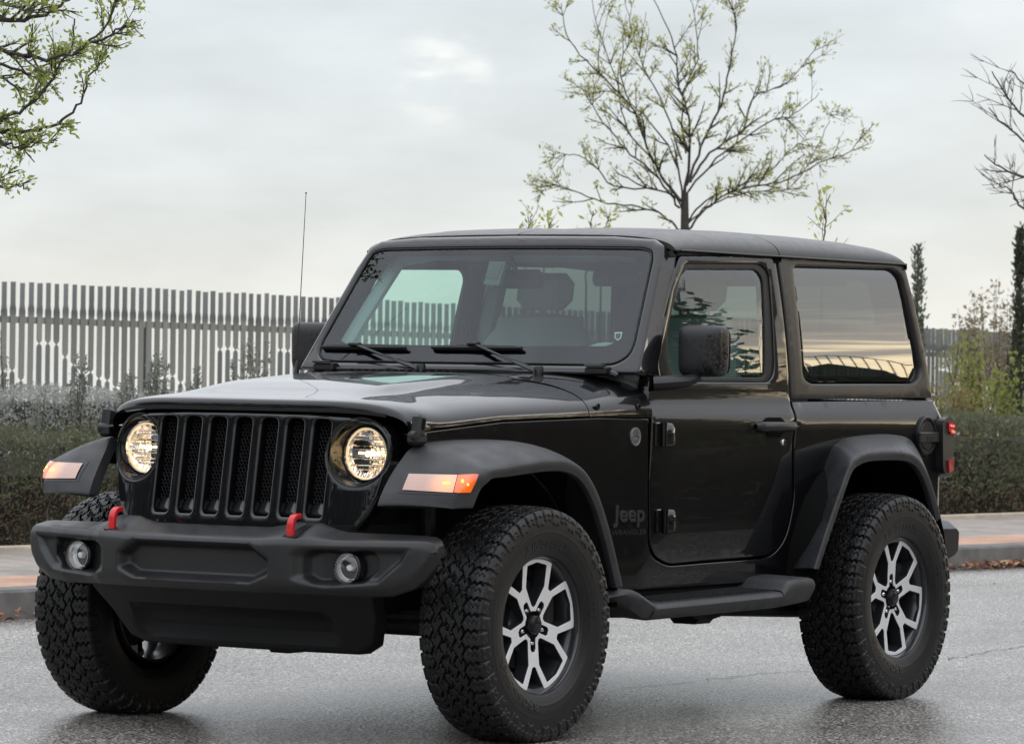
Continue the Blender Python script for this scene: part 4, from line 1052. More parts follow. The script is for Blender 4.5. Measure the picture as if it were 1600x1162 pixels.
for (x, y, rz, spin) in ((-.005, ALW, -.02, 0), (-2.612, ALW, 0, R(184)), (-.005, -ALW, math.pi-.02, R(30)), (-2.612, -ALW, math.pi, R(10))):
    wh = share('wheel', wheel_me, M['alloy_dark'], car, (0, 0, rz), (x, y, HZW), 40)
    share('tyre', ty_me, M['rubber'], wh, sm=60); [share('tyre_lettering', q, M['letter_rubber'], wh, (0, R(8) if spin > 1 else 0, 0)) for q in let_me]
    share('spokes', sp_me, M['alloy_dark'], wh, (0, spin, 0)); share('spoke_face', face_me, M['alloy_face'], wh, (0, spin, 0))
    share('centre_cap', cap_me, M['gloss_plastic'], wh); share('cap_lettering', txt, M['badge'], wh)
    share('brake_disc', disc_me, M['steel'], wh); share('brake_caliper', cal_me, M['steel'], wh)
    for k in range(5):
        a = R(90+36+72*k); share('wheel_nut', nut_me, M['chrome'], wh, None, (.0635*math.cos(a+spin*-1), .045, .0635*math.sin(a+spin*-1)))

# --- axles, arms and the bits that show under the sill
m = MB()
m.tube([(0, -.74, .40), (0, .74, .40)], .045, 14); m.box((.0, -.12, .40), (.28, .24, .26), bev=.08); m.tube([(.12, -.62, .44), (.14, .66, .44)], .018, 8)
for s in (-1, 1): m.tube([(.0, s*.62, .33), (-.95, s*.50, .42)], .028, 8); m.box((0.02, s*.66, .42), (.16, .10, .22), bev=.03); m.tube([(.10, s*.56, .40), (.06, s*.52, .90)], .03, 10)
m.build('front_axle', M['steel'], car)
m = MB()
m.tube([(-2.61, -.74, .41), (-2.61, .74, .41)], .048, 14); m.box((-2.61, .0, .41), (.30, .28, .28), bev=.09)
for s in (-1, 1): m.tube([(-2.55, s*.62, .35), (-1.62, s*.60, .395)], .026, 8)
m.build('rear_axle', M['steel'], car)
for s in (-1, 1):
    m = MB(); m.prism([(-1.50, .46), (-1.78, .46), (-1.78, .40), (-1.70, .365), (-1.62, .355), (-1.50, .40)], lambda a, b, d: (a, s*(.62+d), b), 0, .06)
    m.lathe([(.0005, .012), (.016, .012), (.02, .0), (.02, -.01)], (-1.655, s*.685, .39), (0, s, 0), 12); m.build('suspension_bracket', M['steel'], car)
m = MB(); m.box((-1.15, 0, .43), (.8, .7, .06), bev=.02); m.tube([(-.6, .50, .43), (-1.4, .52, .40), (-2.2, .40, .46)], .035, 10); m.build('skid_plate', M['steel'], car)

# --- side steps
ST = [(-.46, .505, .500, .86, .92), (-.56, .520, .470, .86, .955), (-.62, .518, .440, .86, .972), (-.68, .492, .412, .86, .980), (-.745, .466, .404, .86, .982), (-.80, .463, .403, .86, .982), (-1.60, .474, .412, .86, .982), (-1.665, .480, .414, .86, .982), (-1.72, .512, .416, .86, .980), (-1.80, .522, .420, .86, .978), (-1.90, .521, .428, .86, .974), (-1.935, .512, .440, .86, .965), (-1.95, .495, .455, .86, .95)]
def step_mb():
    m = MB(); g = []
    for (x, zt, zb, yi, yo) in cr(ST, 4):
        zi = zt+.006
        g.append([(x, .70, zi-.01), (x, .76, zi), (x, yo-.022, zt), (x, yo-.008, zt-.005), (x, yo, zt-.018), (x, yo-.002, (zt+zb)/2), (x, yo-.022, zb+.004), (x, yo-.04, zb), (x, .80, zb+.01), (x, .70, zb+.02)])
    m.grid(g, cv=True); m.add(g[0], [tuple(range(10))]); m.add(g[-1], [tuple(range(10))]); return m
steps = place_side(step_mb(), 'side_step', M['flare'], car, 40, wl=False)
m = MB()
for k in range(27):
    x = -.83-k*.030; m.prism([(x, .80), (x-.012, .80), (x-.03, .945), (x-.018, .945)], lambda a, b, d: (a, b, .4745+(-.8-a)*.0125+(.01 if 0 else 0)-(b-.80)*.04+d), 0, .004)
place_side(m, 'tread_ribs', M['plastic'], steps, wl=False)
for s in (-1, 1):
    m = MB(); m.box((-1.28, s*.715, .525), (1.45, .10, .09)); m.build('rocker', M['dark'], car)

# --- badges, fuel cap, lamps at the rear, rear bumper
def wrap_text(body_, size, cx, cz, sx, off, mt, name, parent, shear=0, ext=.003, space=1.0):
    me = text_mesh(body_, size, ext, font_shear=shear, offset=size*.012, space=space)
    for v in me.vertices:
        x = cx-v.co.x*sx; z = cz+v.co.y; v.co = (x, fside(x, z, 0)[1]+off+v.co.z, z)
    for p in me.polygons: pass
    return link(name, me, mt, parent)
x, z = su(982.5, 806); wrap_text('Jeep', .086, x, z+.006, 1.18, .003, M['badge'], 'badge', tub, space=1.04)
x, z = su(983, 831.5); wrap_text('WRANGLER', .026, x, z, 1.45, .0005, M['decal'], 'decal', tub, ext=.0003)
x, z = su(992.5, 682)
m = MB(); m.lathe([(.0005, .003), (.029, .003), (.031, .0045), (.034, .004), (.0345, -.002)], (x, YB(x, z), z), (0, 1, 0), 36); bd = m.build('round_badge', M['badge_silver'], tub)
m = MB()
for k, hw in ((-3, .014), (-2, .021), (2, .020), (3, .013)): m.box((x, YB(x, z)+.0035, z+k*.007), (hw*2, .0015, .0022))
m.tube([(x+.022, YB(x, z)+.004, z-.006), (x+.010, YB(x, z)+.004, z+.006), (x+.004, YB(x, z)+.004, z), (x-.005, YB(x, z)+.004, z+.010), (x-.021, YB(x, z)+.004, z-.007)], .0016, 5)
m.build('badge_relief', M['badge'], bd)
x, z = su(1445.5, 680); y = YB(x, z)
m = MB(); m.lathe([(.0005, .012), (.056, .012), (.060, .006), (.065, .006), (.069, .014), (.076, .014), (.080, .010), (.081, -.004)], (x, y, z), (0, 1, 0), 44)
m.box((x, y+.016, z-.008), (.168, .016, .044), bev=.005); fc = m.build('fuel_cap', M['plastic'], tub)
me = text_mesh('Jeep', .026, .0008, offset=.0003)
for v in me.vertices: v.co = (x-v.co.x*1.1, y+.0245+v.co.z, z-.008+v.co.y)
link('cap_lettering', me, M['badge'], fc)
m = MB(); ol2 = fillet([(-3.215, 1.120), (-3.26, 1.138), (-3.337, 1.125), (-3.337, .905), (-3.30, .885), (-3.225, .905)], [.05, .05, .02, .02, .02, .05], 4)
m.prism(ol2, lambda a, b, d: (a, .835-d-.012*smooth(-3.28, -3.34, a), b), 0, .17)
tl = place_side(m, 'tail_lamp', M['plastic'], car, 30, wl=False)
m = MB(); m.prism(fillet([(-3.262, 1.118), (-3.338, 1.112), (-3.338, 1.060), (-3.285, 1.066), (-3.268, 1.078)], .006, 3), lambda a, b, d: (a, .8385-d-.012*smooth(-3.28, -3.34, a), b), 0, .12)
place_side(m, 'red_lens', M['red_lens'], tl, 30, wl=False)
m = MB(); m.prism([(-3.275, 1.106), (-3.330, 1.102), (-3.330, 1.096), (-3.28, 1.098)], lambda a, b, d: (a, .8395-d-.010*smooth(-3.28, -3.34, a), b), 0, .002); m.prism([(-3.29, 1.084), (-3.33, 1.080), (-3.33, 1.070), (-3.295, 1.073)], lambda a, b, d: (a, .8395-d-.010*smooth(-3.28, -3.34, a), b), 0, .002)
place_side(m, 'lit_element', M['red_lit'], tl, 30, wl=False)
m = MB(); m.prism([(-3.27, .958), (-3.337, .968), (-3.337, .915), (-3.275, .905)], lambda a, b, d: (a, .838-d-.012*smooth(-3.28, -3.34, a), b), 0, .12); place_side(m, 'reflector', M['red_lens'], tl, 30, wl=False)
m = MB(); g = []
for y in np.linspace(-.90, .90, 41):
    e = 1-max(0, (abs(y)-.82)/.08)**2*.35; e2 = max(0, (abs(y)-.80)/.1)
    sec = [(-3.10, .715), (-3.26+.03*e2, .712), (-3.30+.05*e2, .690), (-3.305+.06*e2, .56+.02*e2), (-3.27+.05*e2, .53+.02*e2), (-3.14, .515), (-3.08, .53)]
    g.append([(a, y, .61+(b-.61)*e) for a, b in fillet(sec, .015, 3)])
m.grid(g, cv=True); m.add(g[0], [tuple(range(len(g[0])))]); m.add(g[-1], [tuple(range(len(g[0])))])
m.build('rear_bumper', M['plastic'], car, 40)

# --- aerial
m = MB(); m.tube([(-.852, -.745, 1.27), (-.856, -.745, 1.31), (-.857, -.745, 1.33)], [.012, .008, .004], 8); m.tube([(-.857, -.745, 1.33), (-.898, -.745, 1.978)], [.0022, .0014], 6); m.lathe([(.0005, .004), (.0035, .002), (.0035, -.002), (.0005, -.004)], (-.898, -.745, 1.98), (0, 0, 1), 8)
m.build('aerial', M['gloss_plastic'], car)

# ================================================================== THE PLACE
rng = np.random.default_rng(7)
K0 = np.array([-3.83, -4.80]); EV = np.array([-.99678, .0802]); NV = np.array([-.0802, -.99678])
def E2(s, t, z=0): p = K0+EV*s+NV*t; return (float(p[0]), float(p[1]), z+GZ)
def node_mat(name):
    m = bpy.data.materials.new(name); m.use_nodes = True; t = m.node_tree; return m, t, t.nodes['Principled BSDF']
def N_(t, kind, **k):
    n = t.nodes.new(kind)
    for a, b in k.items(): setattr(n, a, b)
    return n
def rmp(t, src, stops):
    r_ = N_(t, 'ShaderNodeValToRGB'); cr_ = r_.color_ramp
    while len(cr_.elements) < len(stops): cr_.elements.new(.5)
    for e, (p, c) in zip(cr_.elements, stops): e.position = p; e.color = (*c, 1) if len(c) == 3 else c
    t.links.new(src, r_.inputs[0]); return r_.outputs[0]
# asphalt: coarse pale chippings in dark binder, a little damp
m_, t, b = node_mat('asphalt'); tc_ = N_(t, 'ShaderNodeTexCoord')
v1 = N_(t, 'ShaderNodeTexVoronoi'); v1.inputs['Scale'].default_value = 125; t.links.new(tc_.outputs['Object'], v1.inputs[0])
v2 = N_(t, 'ShaderNodeTexNoise'); v2.inputs['Scale'].default_value = 75; v2.inputs['Detail'].default_value = 4; t.links.new(tc_.outputs['Object'], v2.inputs[0])
v3 = N_(t, 'ShaderNodeTexNoise'); v3.inputs['Scale'].default_value = .8; v3.inputs['Detail'].default_value = 5; t.links.new(tc_.outputs['Object'], v3.inputs[0])
chip = N_(t, 'ShaderNodeSeparateColor'); t.links.new(v1.outputs['Color'], chip.inputs[0])
c1 = rmp(t, chip.outputs[0], [(0, (.02, .02, .019)), (.3, (.085, .082, .076)), (.6, (.21, .202, .187)), (.85, (.42, .40, .37)), (1, (.85, .81, .75))])
mxa = N_(t, 'ShaderNodeMix', data_type='RGBA', blend_type='MULTIPLY'); mxa.inputs[0].default_value = 1
c2 = rmp(t, v2.outputs[0], [(.36, (.50, .50, .50)), (.60, (1.15, 1.14, 1.12))]); t.links.new(c1, mxa.inputs[6]); t.links.new(c2, mxa.inputs[7])
mxb = N_(t, 'ShaderNodeMix', data_type='RGBA', blend_type='MULTIPLY'); mxb.inputs[0].default_value = 1
c3 = rmp(t, v3.outputs[0], [(.33, (.62, .60, .575)), (.5, (.92, .90, .88)), (.67, (1.10, 1.08, 1.06))]); t.links.new(mxa.outputs[2], mxb.inputs[6]); t.links.new(c3, mxb.inputs[7])
t.links.new(mxb.outputs[2], b.inputs['Base Color'])
rr_ = rmp(t, v2.outputs[0], [(.35, (.14,)*3), (.62, (.42,)*3)]); t.links.new(rr_, b.inputs['Roughness']); b.inputs['Specular IOR Level'].default_value = .6
bp = N_(t, 'ShaderNodeBump'); bp.inputs['Strength'].default_value = .40; bp.inputs['Distance'].default_value = .003
mh_ = N_(t, 'ShaderNodeMath', operation='ADD'); t.links.new(v1.outputs['Distance'], mh_.inputs[0]); t.links.new(v2.outputs[0], mh_.inputs[1]); t.links.new(mh_.outputs[0], bp.inputs['Height']); t.links.new(bp.outputs[0], b.inputs['Normal'])
M['asphalt'] = m_
def quad_obj(name, s0, s1, t0, t1, z, mt, z0=None, kind='structure'):
    m = MB(); p = [E2(s0, t0, z), E2(s1, t0, z), E2(s1, t1, z), E2(s0, t1, z)]
    if z0 is None: m.add(p, [(0, 1, 2, 3)])
    else: m.add(p+[E2(s0, t0, z0), E2(s1, t0, z0), E2(s1, t1, z0), E2(s0, t1, z0)], [(0, 1, 2, 3), (0, 1, 5, 4), (1, 2, 6, 5), (2, 3, 7, 6), (3, 0, 4, 7)])
    o = m.build(name, mt, None, 0); tag(o, kind=kind); return o
M['soil'] = mat('dry_soil', (.20, .17, .13), .9, noise=(1.5, .4), bump=(30, .5, .02))
m = MB(); g = []
for x in (-1400, -700, -300, -150, -80, -40, 0, 40, 80, 150, 300, 700, 1400):     # level round the road, falling away into a valley beyond the fence
    row = [(x, 1400, -.02), (x, 300, -.02), (x, -12, -.02), (x, -20, -.03)]
    for y in (-24, -30, -40, -60, -90, -140, -300, -700, -1400): row.append((x, y, -.03-26*smooth(-20, -150, y)))
    g.append(row)
m.grid(g); tag(m.build('ground', M['soil'], None, 30), kind='structure')
m = MB(); xs = [-120, -60, -30, -15, 0, 15, 60]
p = [E2(-60, -9.2, 0), E2(150, -9.2, 0), E2(150, 0.02, 0), E2(-60, .02, 0)]; m.add(p, [(0, 1, 2, 3)])
road = m.build('road', M['asphalt'], None, 0); tag(road, kind='structure')
# hairline cracks sealed in the surface
M['crack'] = mat('dark_crack', (.035, .033, .030), .9)  # cracks drawn as flat dark strips
def crack(pts, w_=.006):
    m = MB(); P_ = [np.array(at_z(*p, GZ+.003)) for p in pts]; o = []
    for a, b_ in zip(P_[:-1], P_[1:]):
        for k in range(8): o.append(a+(b_-a)*k/8+np.array([rng.normal(0, .02), rng.normal(0, .02), 0]))
    L_ = [(q[0]+w_*rng.uniform(.3, 1), q[1]+w_*rng.uniform(.3, 1), GZ+.003) for q in o]; R_ = [(q[0]-w_*rng.uniform(.3, 1), q[1]-w_*rng.uniform(.3, 1), GZ+.003) for q in o]
    m.grid([L_, R_]); tag(m.build('road_crack', M['crack'], None, 0), kind='structure')
crack([(1480, 1030), (1540, 1018), (1620, 1006)]); crack([(1100, 1062), (1180, 1052), (1262, 1048)], .005); crack([(960, 1075), (1100, 1062)], .004)
# kerb and pavement
M['kerb'] = mat('concrete_kerb', (.15, .145, .14), .75, noise=(9, .35), bump=(70, .4, .003))
KS0, KS1 = -40, 90
m = MB(); g = []
for s in np.arange(KS0, KS1, .5):
    for e in (0.004, .496): g.append([E2(s+e, 0, -.02), E2(s+e, .008, .135), E2(s+e, .022, .150), E2(s+e, .150, .156), E2(s+e, .150, .05)])
m.grid(g); tag(m.build('kerb', M['kerb'], None, 30), kind='structure')
def pavers(name, ca, cb, mortar, scale_w, scale_h, rot=0, rough=.7):
    m_, t, b = node_mat(name); tc2 = N_(t, 'ShaderNodeTexCoord'); mp_ = N_(t, 'ShaderNodeMapping'); mp_.inputs['Rotation'].default_value = (0, 0, rot+math.atan2(-EV[1], -EV[0])*-1)
    t.links.new(tc2.outputs['Object'], mp_.inputs[0]); br = N_(t, 'ShaderNodeTexBrick'); t.links.new(mp_.outputs[0], br.inputs[0])
    br.inputs['Color1'].default_value = (*ca, 1); br.inputs['Color2'].default_value = (*cb, 1); br.inputs['Mortar'].default_value = (*mortar, 1)
    br.inputs['Scale'].default_value = 1; br.inputs['Brick Width'].default_value = scale_w; br.inputs['Row Height'].default_value = scale_h; br.inputs['Mortar Size'].default_value = .006
    nz_ = N_(t, 'ShaderNodeTexNoise'); nz_.inputs['Scale'].default_value = 3; nz_.inputs['Detail'].default_value = 8; t.links.new(tc2.outputs['Object'], nz_.inputs[0])
    mm = N_(t, 'ShaderNodeMix', data_type='RGBA', blend_type='MULTIPLY'); mm.inputs[0].default_value = 1; t.links.new(br.outputs[0], mm.inputs[6]); t.links.new(rmp(t, nz_.outputs[0], [(.3, (.70, .69, .68)), (.7, (1.15, 1.13, 1.1))]), mm.inputs[7])
    t.links.new(mm.outputs[2], b.inputs['Base Color']); b.inputs['Roughness'].default_value = rough
    bp_ = N_(t, 'ShaderNodeBump'); bp_.inputs['Strength'].default_value = .6; bp_.inputs['Distance'].default_value = .006; bp_.invert = True; t.links.new(br.outputs['Fac'], bp_.inputs['Height']); t.links.new(bp_.outputs[0], b.inputs['Normal'])
    return m_
quad_obj('pavement', KS0, KS1, .152, .95, .152, pavers('red_pavers', (.50, .29, .19), (.43, .23, .15), (.22, .18, .15), .20, .10), z0=-.02)
quad_obj('pavement', KS0, KS1, .952, 3.05, .150, pavers('grey_pavers', (.31, .275, .24), (.25, .225, .20), (.13, .12, .11), .20, .20), z0=-.02)
M['edging'] = mat('pale_edging', (.50, .42, .34), .8, noise=(6, .3), bump=(40, .4, .004))
quad_obj('pavement_edge', KS0, KS1, 3.052, 3.25, .175, M['edging'], z0=-.02)
quad_obj('planting_bed', KS0, KS1, 3.26, 9.5, .12, mat('planting_soil', (.10, .075, .055), .95, noise=(4, .4), bump=(25, .8, .03)), z0=-.02)
# fallen leaves against the kerb
m = MB(); cols = [mat('leaf_brown', (.17, .075, .035), .7), mat('leaf_red', (.28, .08, .04), .7), mat('leaf_tan', (.35, .23, .13), .7)]
def leaf_q(mb, p, sz, mi=0, flat=.3):
    a = rng.uniform(0, 6.28); d = np.array([math.cos(a), math.sin(a), rng.normal(0, flat)]); e = np.array([-math.sin(a), math.cos(a), rng.normal(0, flat)])*.5; p = np.array(p)
    mb.add([p-d*sz, p-e*sz*.9, p+d*sz, p+e*sz*.9+np.array([0, 0, sz*.2])], [(0, 1, 2, 3)], mi)
for k in range(900):
    s = rng.choice([rng.normal(9.3, .35), rng.normal(9.9, .35), rng.normal(10.4, .45), rng.normal(11.6, .7), rng.normal(13.5, 1.3), rng.normal(-.4, .6)]); leaf_q(m, E2(s, -abs(rng.normal(.02, .07)), rng.uniform(.006, .05)), rng.uniform(.012, .035), int(rng.integers(3)))
for k in range(90): leaf_q(m, E2(rng.uniform(-2, 22), -rng.exponential(.9)-.1, .006), rng.uniform(.008, .02), int(rng.integers(3)))
tag(m.build('leaf_litter', cols, None, 0, fix=False), kind='stuff')

# --- foliage
def leaf_mat(name, c1_, c2_, rough=.55, trans=.25):
    m_, t, b = node_mat(name); g_ = N_(t, 'ShaderNodeNewGeometry'); nz_ = N_(t, 'ShaderNodeTexNoise'); nz_.inputs['Scale'].default_value = 2.2; tc2 = N_(t, 'ShaderNodeTexCoord'); t.links.new(tc2.outputs['Object'], nz_.inputs[0])
    ad_ = N_(t, 'ShaderNodeMath', operation='MULTIPLY_ADD'); ad_.inputs[1].default_value = .55; t.links.new(g_.outputs['Random Per Island'], ad_.inputs[0])
    ml = N_(t, 'ShaderNodeMath', operation='MULTIPLY'); ml.inputs[1].default_value = .5; t.links.new(nz_.outputs[0], ml.inputs[0]); t.links.new(ml.outputs[0], ad_.inputs[2])
    t.links.new(rmp(t, ad_.outputs[0], [(.15, c1_), (.75, c2_)]), b.inputs['Base Color']); b.inputs['Roughness'].default_value = rough; b.inputs['Specular IOR Level'].default_value = .3
    b.inputs['Transmission Weight'].default_value = 0
    if trans:
        tr = N_(t, 'ShaderNodeBsdfTranslucent'); tr.inputs[0].default_value = (*[min(1, q*1.5) for q in c2_], 1); mx2 = N_(t, 'ShaderNodeMixShader'); mx2.inputs[0].default_value = trans
        o_ = t.nodes['Material Output']; t.links.new(b.outputs[0], mx2.inputs[1]); t.links.new(tr.outputs[0], mx2.inputs[2]); t.links.new(mx2.outputs[0], o_.inputs[0])
    return m_
def leaves_mesh(P, D, sz, asp=.45, rng_=rng):
    """P centres, D preferred directions (n,3), sz sizes; folded diamond leaves as one mesh"""
    n = len(P); D = D/np.maximum(np.linalg.norm(D, axis=1), 1e-6)[:, None]; A_ = rng_.normal(size=(n, 3)); S_ = np.cross(D, A_); S_ /= np.maximum(np.linalg.norm(S_, axis=1), 1e-6)[:, None]
    U_ = np.cross(S_, D); sz = np.asarray(sz)[:, None]
    v = np.stack([P, P+D*sz*.5+S_*sz*asp*.5+U_*sz*.06, P+D*sz, P+D*sz*.5-S_*sz*asp*.5+U_*sz*.06], 1).reshape(-1, 3)
    me = bpy.data.meshes.new('leaves'); me.vertices.add(n*4); me.vertices.foreach_set('co', v.reshape(-1).astype(np.float32))
    me.loops.add(n*4); me.loops.foreach_set('vertex_index', np.arange(n*4, dtype=np.int32)); me.polygons.add(n); me.polygons.foreach_set('loop_start', np.arange(0, n*4, 4).astype(np.int32)); me.update(calc_edges=True); return me
def vnoise(x, y, s=1.0):
    return (np.sin(x*1.7*s+1.3*np.sin(y*1.1*s))+np.sin(y*2.3*s+x*.7*s+1.1)+np.sin(x*4.1*s+y*3.3*s)*.6+np.sin(x*9.3*s-y*5.1*s)*.35)/3
L_GREEN = leaf_mat('hedge_leaves', (.042, .047, .028), (.13, .137, .08)); L_BROWN = leaf_mat('dry_hedge_leaves', (.055, .038, .024), (.13, .095, .06)); L_SILVER = leaf_mat('silver_leaves', (.22, .23, .21), (.43, .44, .405), trans=.15)
M['bark'] = mat('bark', (.075, .066, .056), .85, noise=(30, .4), bump=(60, .5, .004)); M['twig'] = mat('dry_twig', (.12, .088, .062), .85, noise=(20, .4))
def hedge(s0, s1, t0, depth, h, n, mats_, label, size=.04, lump=.10, brown=.45, group=None):
    top = lambda s, t_: h+lump*vnoise(s*1.5, t_*1.3+s0)+.03*vnoise(s*9, t_*8)
    S_ = rng.uniform(s0, s1, n); kind = rng.uniform(size=n); Z = np.zeros(n); T = np.zeros(n); D = rng.normal(size=(n, 3))*.7
    fr_ = kind < .62
    Z[fr_] = rng.uniform(.02, 1, fr_.sum())**.85; 
    tp = ~fr_
    T[tp] = rng.uniform(0, depth, tp.sum())
    H = top(S_, T)
    Z = np.where(fr_, Z*H, H-np.abs(rng.normal(0, .04, n)))
    bulge = .10*vnoise(S_*2.1, Z*3.1)+.05*vnoise(S_*7, Z*6)
    T = np.where(fr_, .12*(1-Z/h)**2*-1+.10+bulge+np.abs(rng.normal(0, .05, n)), T); T = np.where(fr_, T+.25*np.clip((Z-.75*h)/h, 0, 1), T)
    P = K0[None]+EV[None]*S_[:, None]+NV[None]*(t0+T)[:, None]; P3 = np.concatenate([P, (Z+GZ+.13)[:, None]], 1)
    D[:, 2] += .8; D[:, :2] -= NV*.35*fr_[:, None]
    isb = (Z < brown*h*(.8+.5*vnoise(S_*1.9, Z*4))) & (rng.uniform(size=n) < .85)
    root = bpy.data.objects.new('hedge', None); COL.objects.link(root); root.location = E2((s0+s1)/2, t0, 0); tag(root, label, 'hedge', group)
    inv = np.array(root.location)
    P3 -= inv
    for mask, mt, nm, sc in ((~isb, mats_[0], 'foliage', 1), (isb, mats_[1], 'dry_foliage', .8)):
        if mask.sum(): link(nm, leaves_mesh(P3[mask], D[mask], rng.uniform(.6, 1.3, mask.sum())*size*sc), mt, root, 0)
    m = MB()     # dark core added inside to block the sky between leaves
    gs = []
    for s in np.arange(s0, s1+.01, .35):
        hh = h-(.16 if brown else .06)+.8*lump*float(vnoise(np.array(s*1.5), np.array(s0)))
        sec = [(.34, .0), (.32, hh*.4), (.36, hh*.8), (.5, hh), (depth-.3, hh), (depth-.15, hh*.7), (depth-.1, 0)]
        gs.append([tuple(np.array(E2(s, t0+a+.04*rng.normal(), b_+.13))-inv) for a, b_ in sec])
    m.grid(gs); m.build('dark_core', M['hcore'], root, 0)
    m = MB()
    for k in range(int((s1-s0)*16)):
        s = rng.uniform(s0, s1); z0 = rng.uniform(.02, h*.5); a = np.array(E2(s, t0+.12+rng.uniform(0, .2), z0+.13)); d = np.array([rng.normal(0, .25), rng.normal(0, .12), rng.uniform(.05, .35)]); d[:2] -= NV*.08
        pts = [a-inv, a+d*.5+rng.normal(0, .03, 3)-inv, a+d-inv]; m.tube(pts, [.006, .004, .002], 4, cap=False)
    m.build('twigs', M['twig'], root, 0, fix=False)
    return root
M['hcore'] = mat('hedge_dark_core', (.022, .020, .013), .95, noise=(12, .5))
hedge(-9, 7.5, 3.35, 1.4, .74, 62000, (L_GREEN, L_BROWN), 'dark green clipped hedge with brown twiggy base beside the paving, left end', .036, brown=.45)
hedge(7.5, 30, 3.35, 1.6, .80, 62000, (L_GREEN, L_BROWN), 'long dark green hedge behind the car and at the right edge', .045, brown=.42)
hedge(-9, 9.5, 4.75, 1.6, .96, 130000, (L_SILVER, L_SILVER), 'silvery grey leaved hedge growing behind the dark green one', .025, .07, brown=0)
# small upright sprigs above the silver hedge
def sprig(s, t_, z0, h, wd, n, mt, label, seed, group='sprigs above the hedge', name='bush', cat='bush', leaf=.03):
    r2 = np.random.default_rng(seed); root = bpy.data.objects.new(name, None); COL.objects.link(root); root.location = E2(s, t_, z0); tag(root, label, cat, group)
    m = MB(); P = []; D = []
    for k in range(max(3, int(h*7))):
        tip = np.array([r2.normal(0, wd*.5), r2.normal(0, wd*.5), h*r2.uniform(.55, 1)]); mid = tip*.5+r2.normal(0, wd*.12, 3); m.tube([(0, 0, -.3), mid, tip], [.008, .005, .002], 4, cap=False)
        for q in range(n//max(3, int(h*7))):
            u = r2.uniform(.1, 1)**.7; P.append(mid*2*u*(1-u)+tip*u*u+r2.normal(0, .012+.02*(1-u), 3)); D.append(np.array([r2.normal(), r2.normal(), 1.1]))
    m.build('stems', M['twig'], root, 0, fix=False); link('foliage', leaves_mesh(np.array(P), np.array(D), r2.uniform(.6, 1.2, len(P))*leaf, rng_=r2), mt, root, 0); return root
def env_at(px, dd):   # s,t of the ground point on the view ray of column px at distance dd
    p = np.array(at_d(px, 575, dd))[:2]-K0; return float(p@EV), float(p@NV)
sg = [(8, 28, .95, 300), (60, 27, .55, 200), (118, 27.5, .85, 500), (200, 27.3, .62, 300), (206, 27.6, .75, 400), (238, 27.2, 1.0, 700), (252, 27.6, .72, 500), (165, 27, .42, 200), (305, 28, .82, 400), (372, 28, .95, 420), (412, 28, 1.0, 520), (448, 28.3, .62, 300)]
for i, (px, dd, h, n) in enumerate(sg):
    s, t_ = env_at(px, dd); sprig(s, t_, 1.0 if False else .62, h*.95, .07+.03*h, int(n*1.6), leaf_mat('sprig_leaves_%d' % i, (.10, .11, .09), (.26, .28, .24)) if i == 0 else bpy.data.materials['sprig_leaves_0'], 'grey green upright sprig rising above the silver hedge in front of the fence', 50+i)

# --- palisade fence of twisted flat bars
m_, t, b = node_mat('fence_paint'); b.inputs['Roughness'].default_value = .45; b.inputs['Metallic'].default_value = .2
g_ = N_(t, 'ShaderNodeNewGeometry'); t.links.new(rmp(t, g_.outputs['Random Per Island'], [(0, (.165, .178, .174)), (1, (.235, .248, .244))]), b.inputs['Base Color']); M['fence'] = m_
FS = np.array(at_d(5, 575, 34.0))[:2]; FD = np.array([-.998, -.066]); FD /= np.linalg.norm(FD)
fence = bpy.data.objects.new('fence', None); COL.objects.link(fence); fence.location = (FS[0], FS[1], GZ); tag(fence, 'long grey metal fence of twisted flat bars behind the hedge', 'fence')
PIT = .122; wv = [.73, .73, .80, .95, .50, .50, .50, .61, .67, .73, .73, .78, .80, .86, .95, .95, .95, .82, .77, .77, .75, .80, .95, .95, .95, .90, .50, .50, .50, .95]
sl_m = MB(); vd = math.atan2(DV[1], DV[0])
def ftop(x): return 1.965-.0045*x
for k in range(-70, 300):
    x = k*PIT; zt = ftop(x)+rng.normal(0, .004); c = FS+FD*x; lx = c-FS
    a0 = vd+R(49)+rng.normal(0, .06); tw1 = zt-.235+rng.normal(0, .006); wv_ = wv[k % 30]; tw2 = zt-wv_; tw3 = zt-wv_-.36-.1*rng.uniform()
    zs = [zt, tw1+.055, tw1+.03, tw1+.01, tw1-.01, tw1-.03, tw1-.055, tw2+.036, tw2+.018, tw2+.007, tw2-.007, tw2-.018, tw2-.036, tw3+.04, tw3, tw3-.04, .05]
    an = [0, 0, .12, .38, .62, .88, 1]; an2 = [0, .12, .38, .62, .88, 1]
    angs = [a0+R(82)*f for f in an]+[a0+R(82)+R(98)*f for f in an2]+[a0+R(180), a0+R(180)+R(41), a0+R(180)+R(82), a0+R(180)+R(82)]
    lean = rng.normal(0, .004)
    g = []
    for z, a in zip(zs, angs):
        dx_, dy_ = math.cos(a), math.sin(a); w2, th = .0275, .0035; q = lean*(z-1)
        g.append([(lx[0]+q+dx_*u_*w2-dy_*v_*th, lx[1]+dy_*u_*w2+dx_*v_*th, z) for u_, v_ in ((-1, -1), (1, -1), (1, 1), (-1, 1))])
    b0 = len(sl_m.v); sl_m.grid(g, cv=True); sl_m.f.append((b0, b0+1, b0+2, b0+3)); sl_m.m.append(0)
sl_m.build('slat_panel', M['fence'], fence, 25, fix=False)
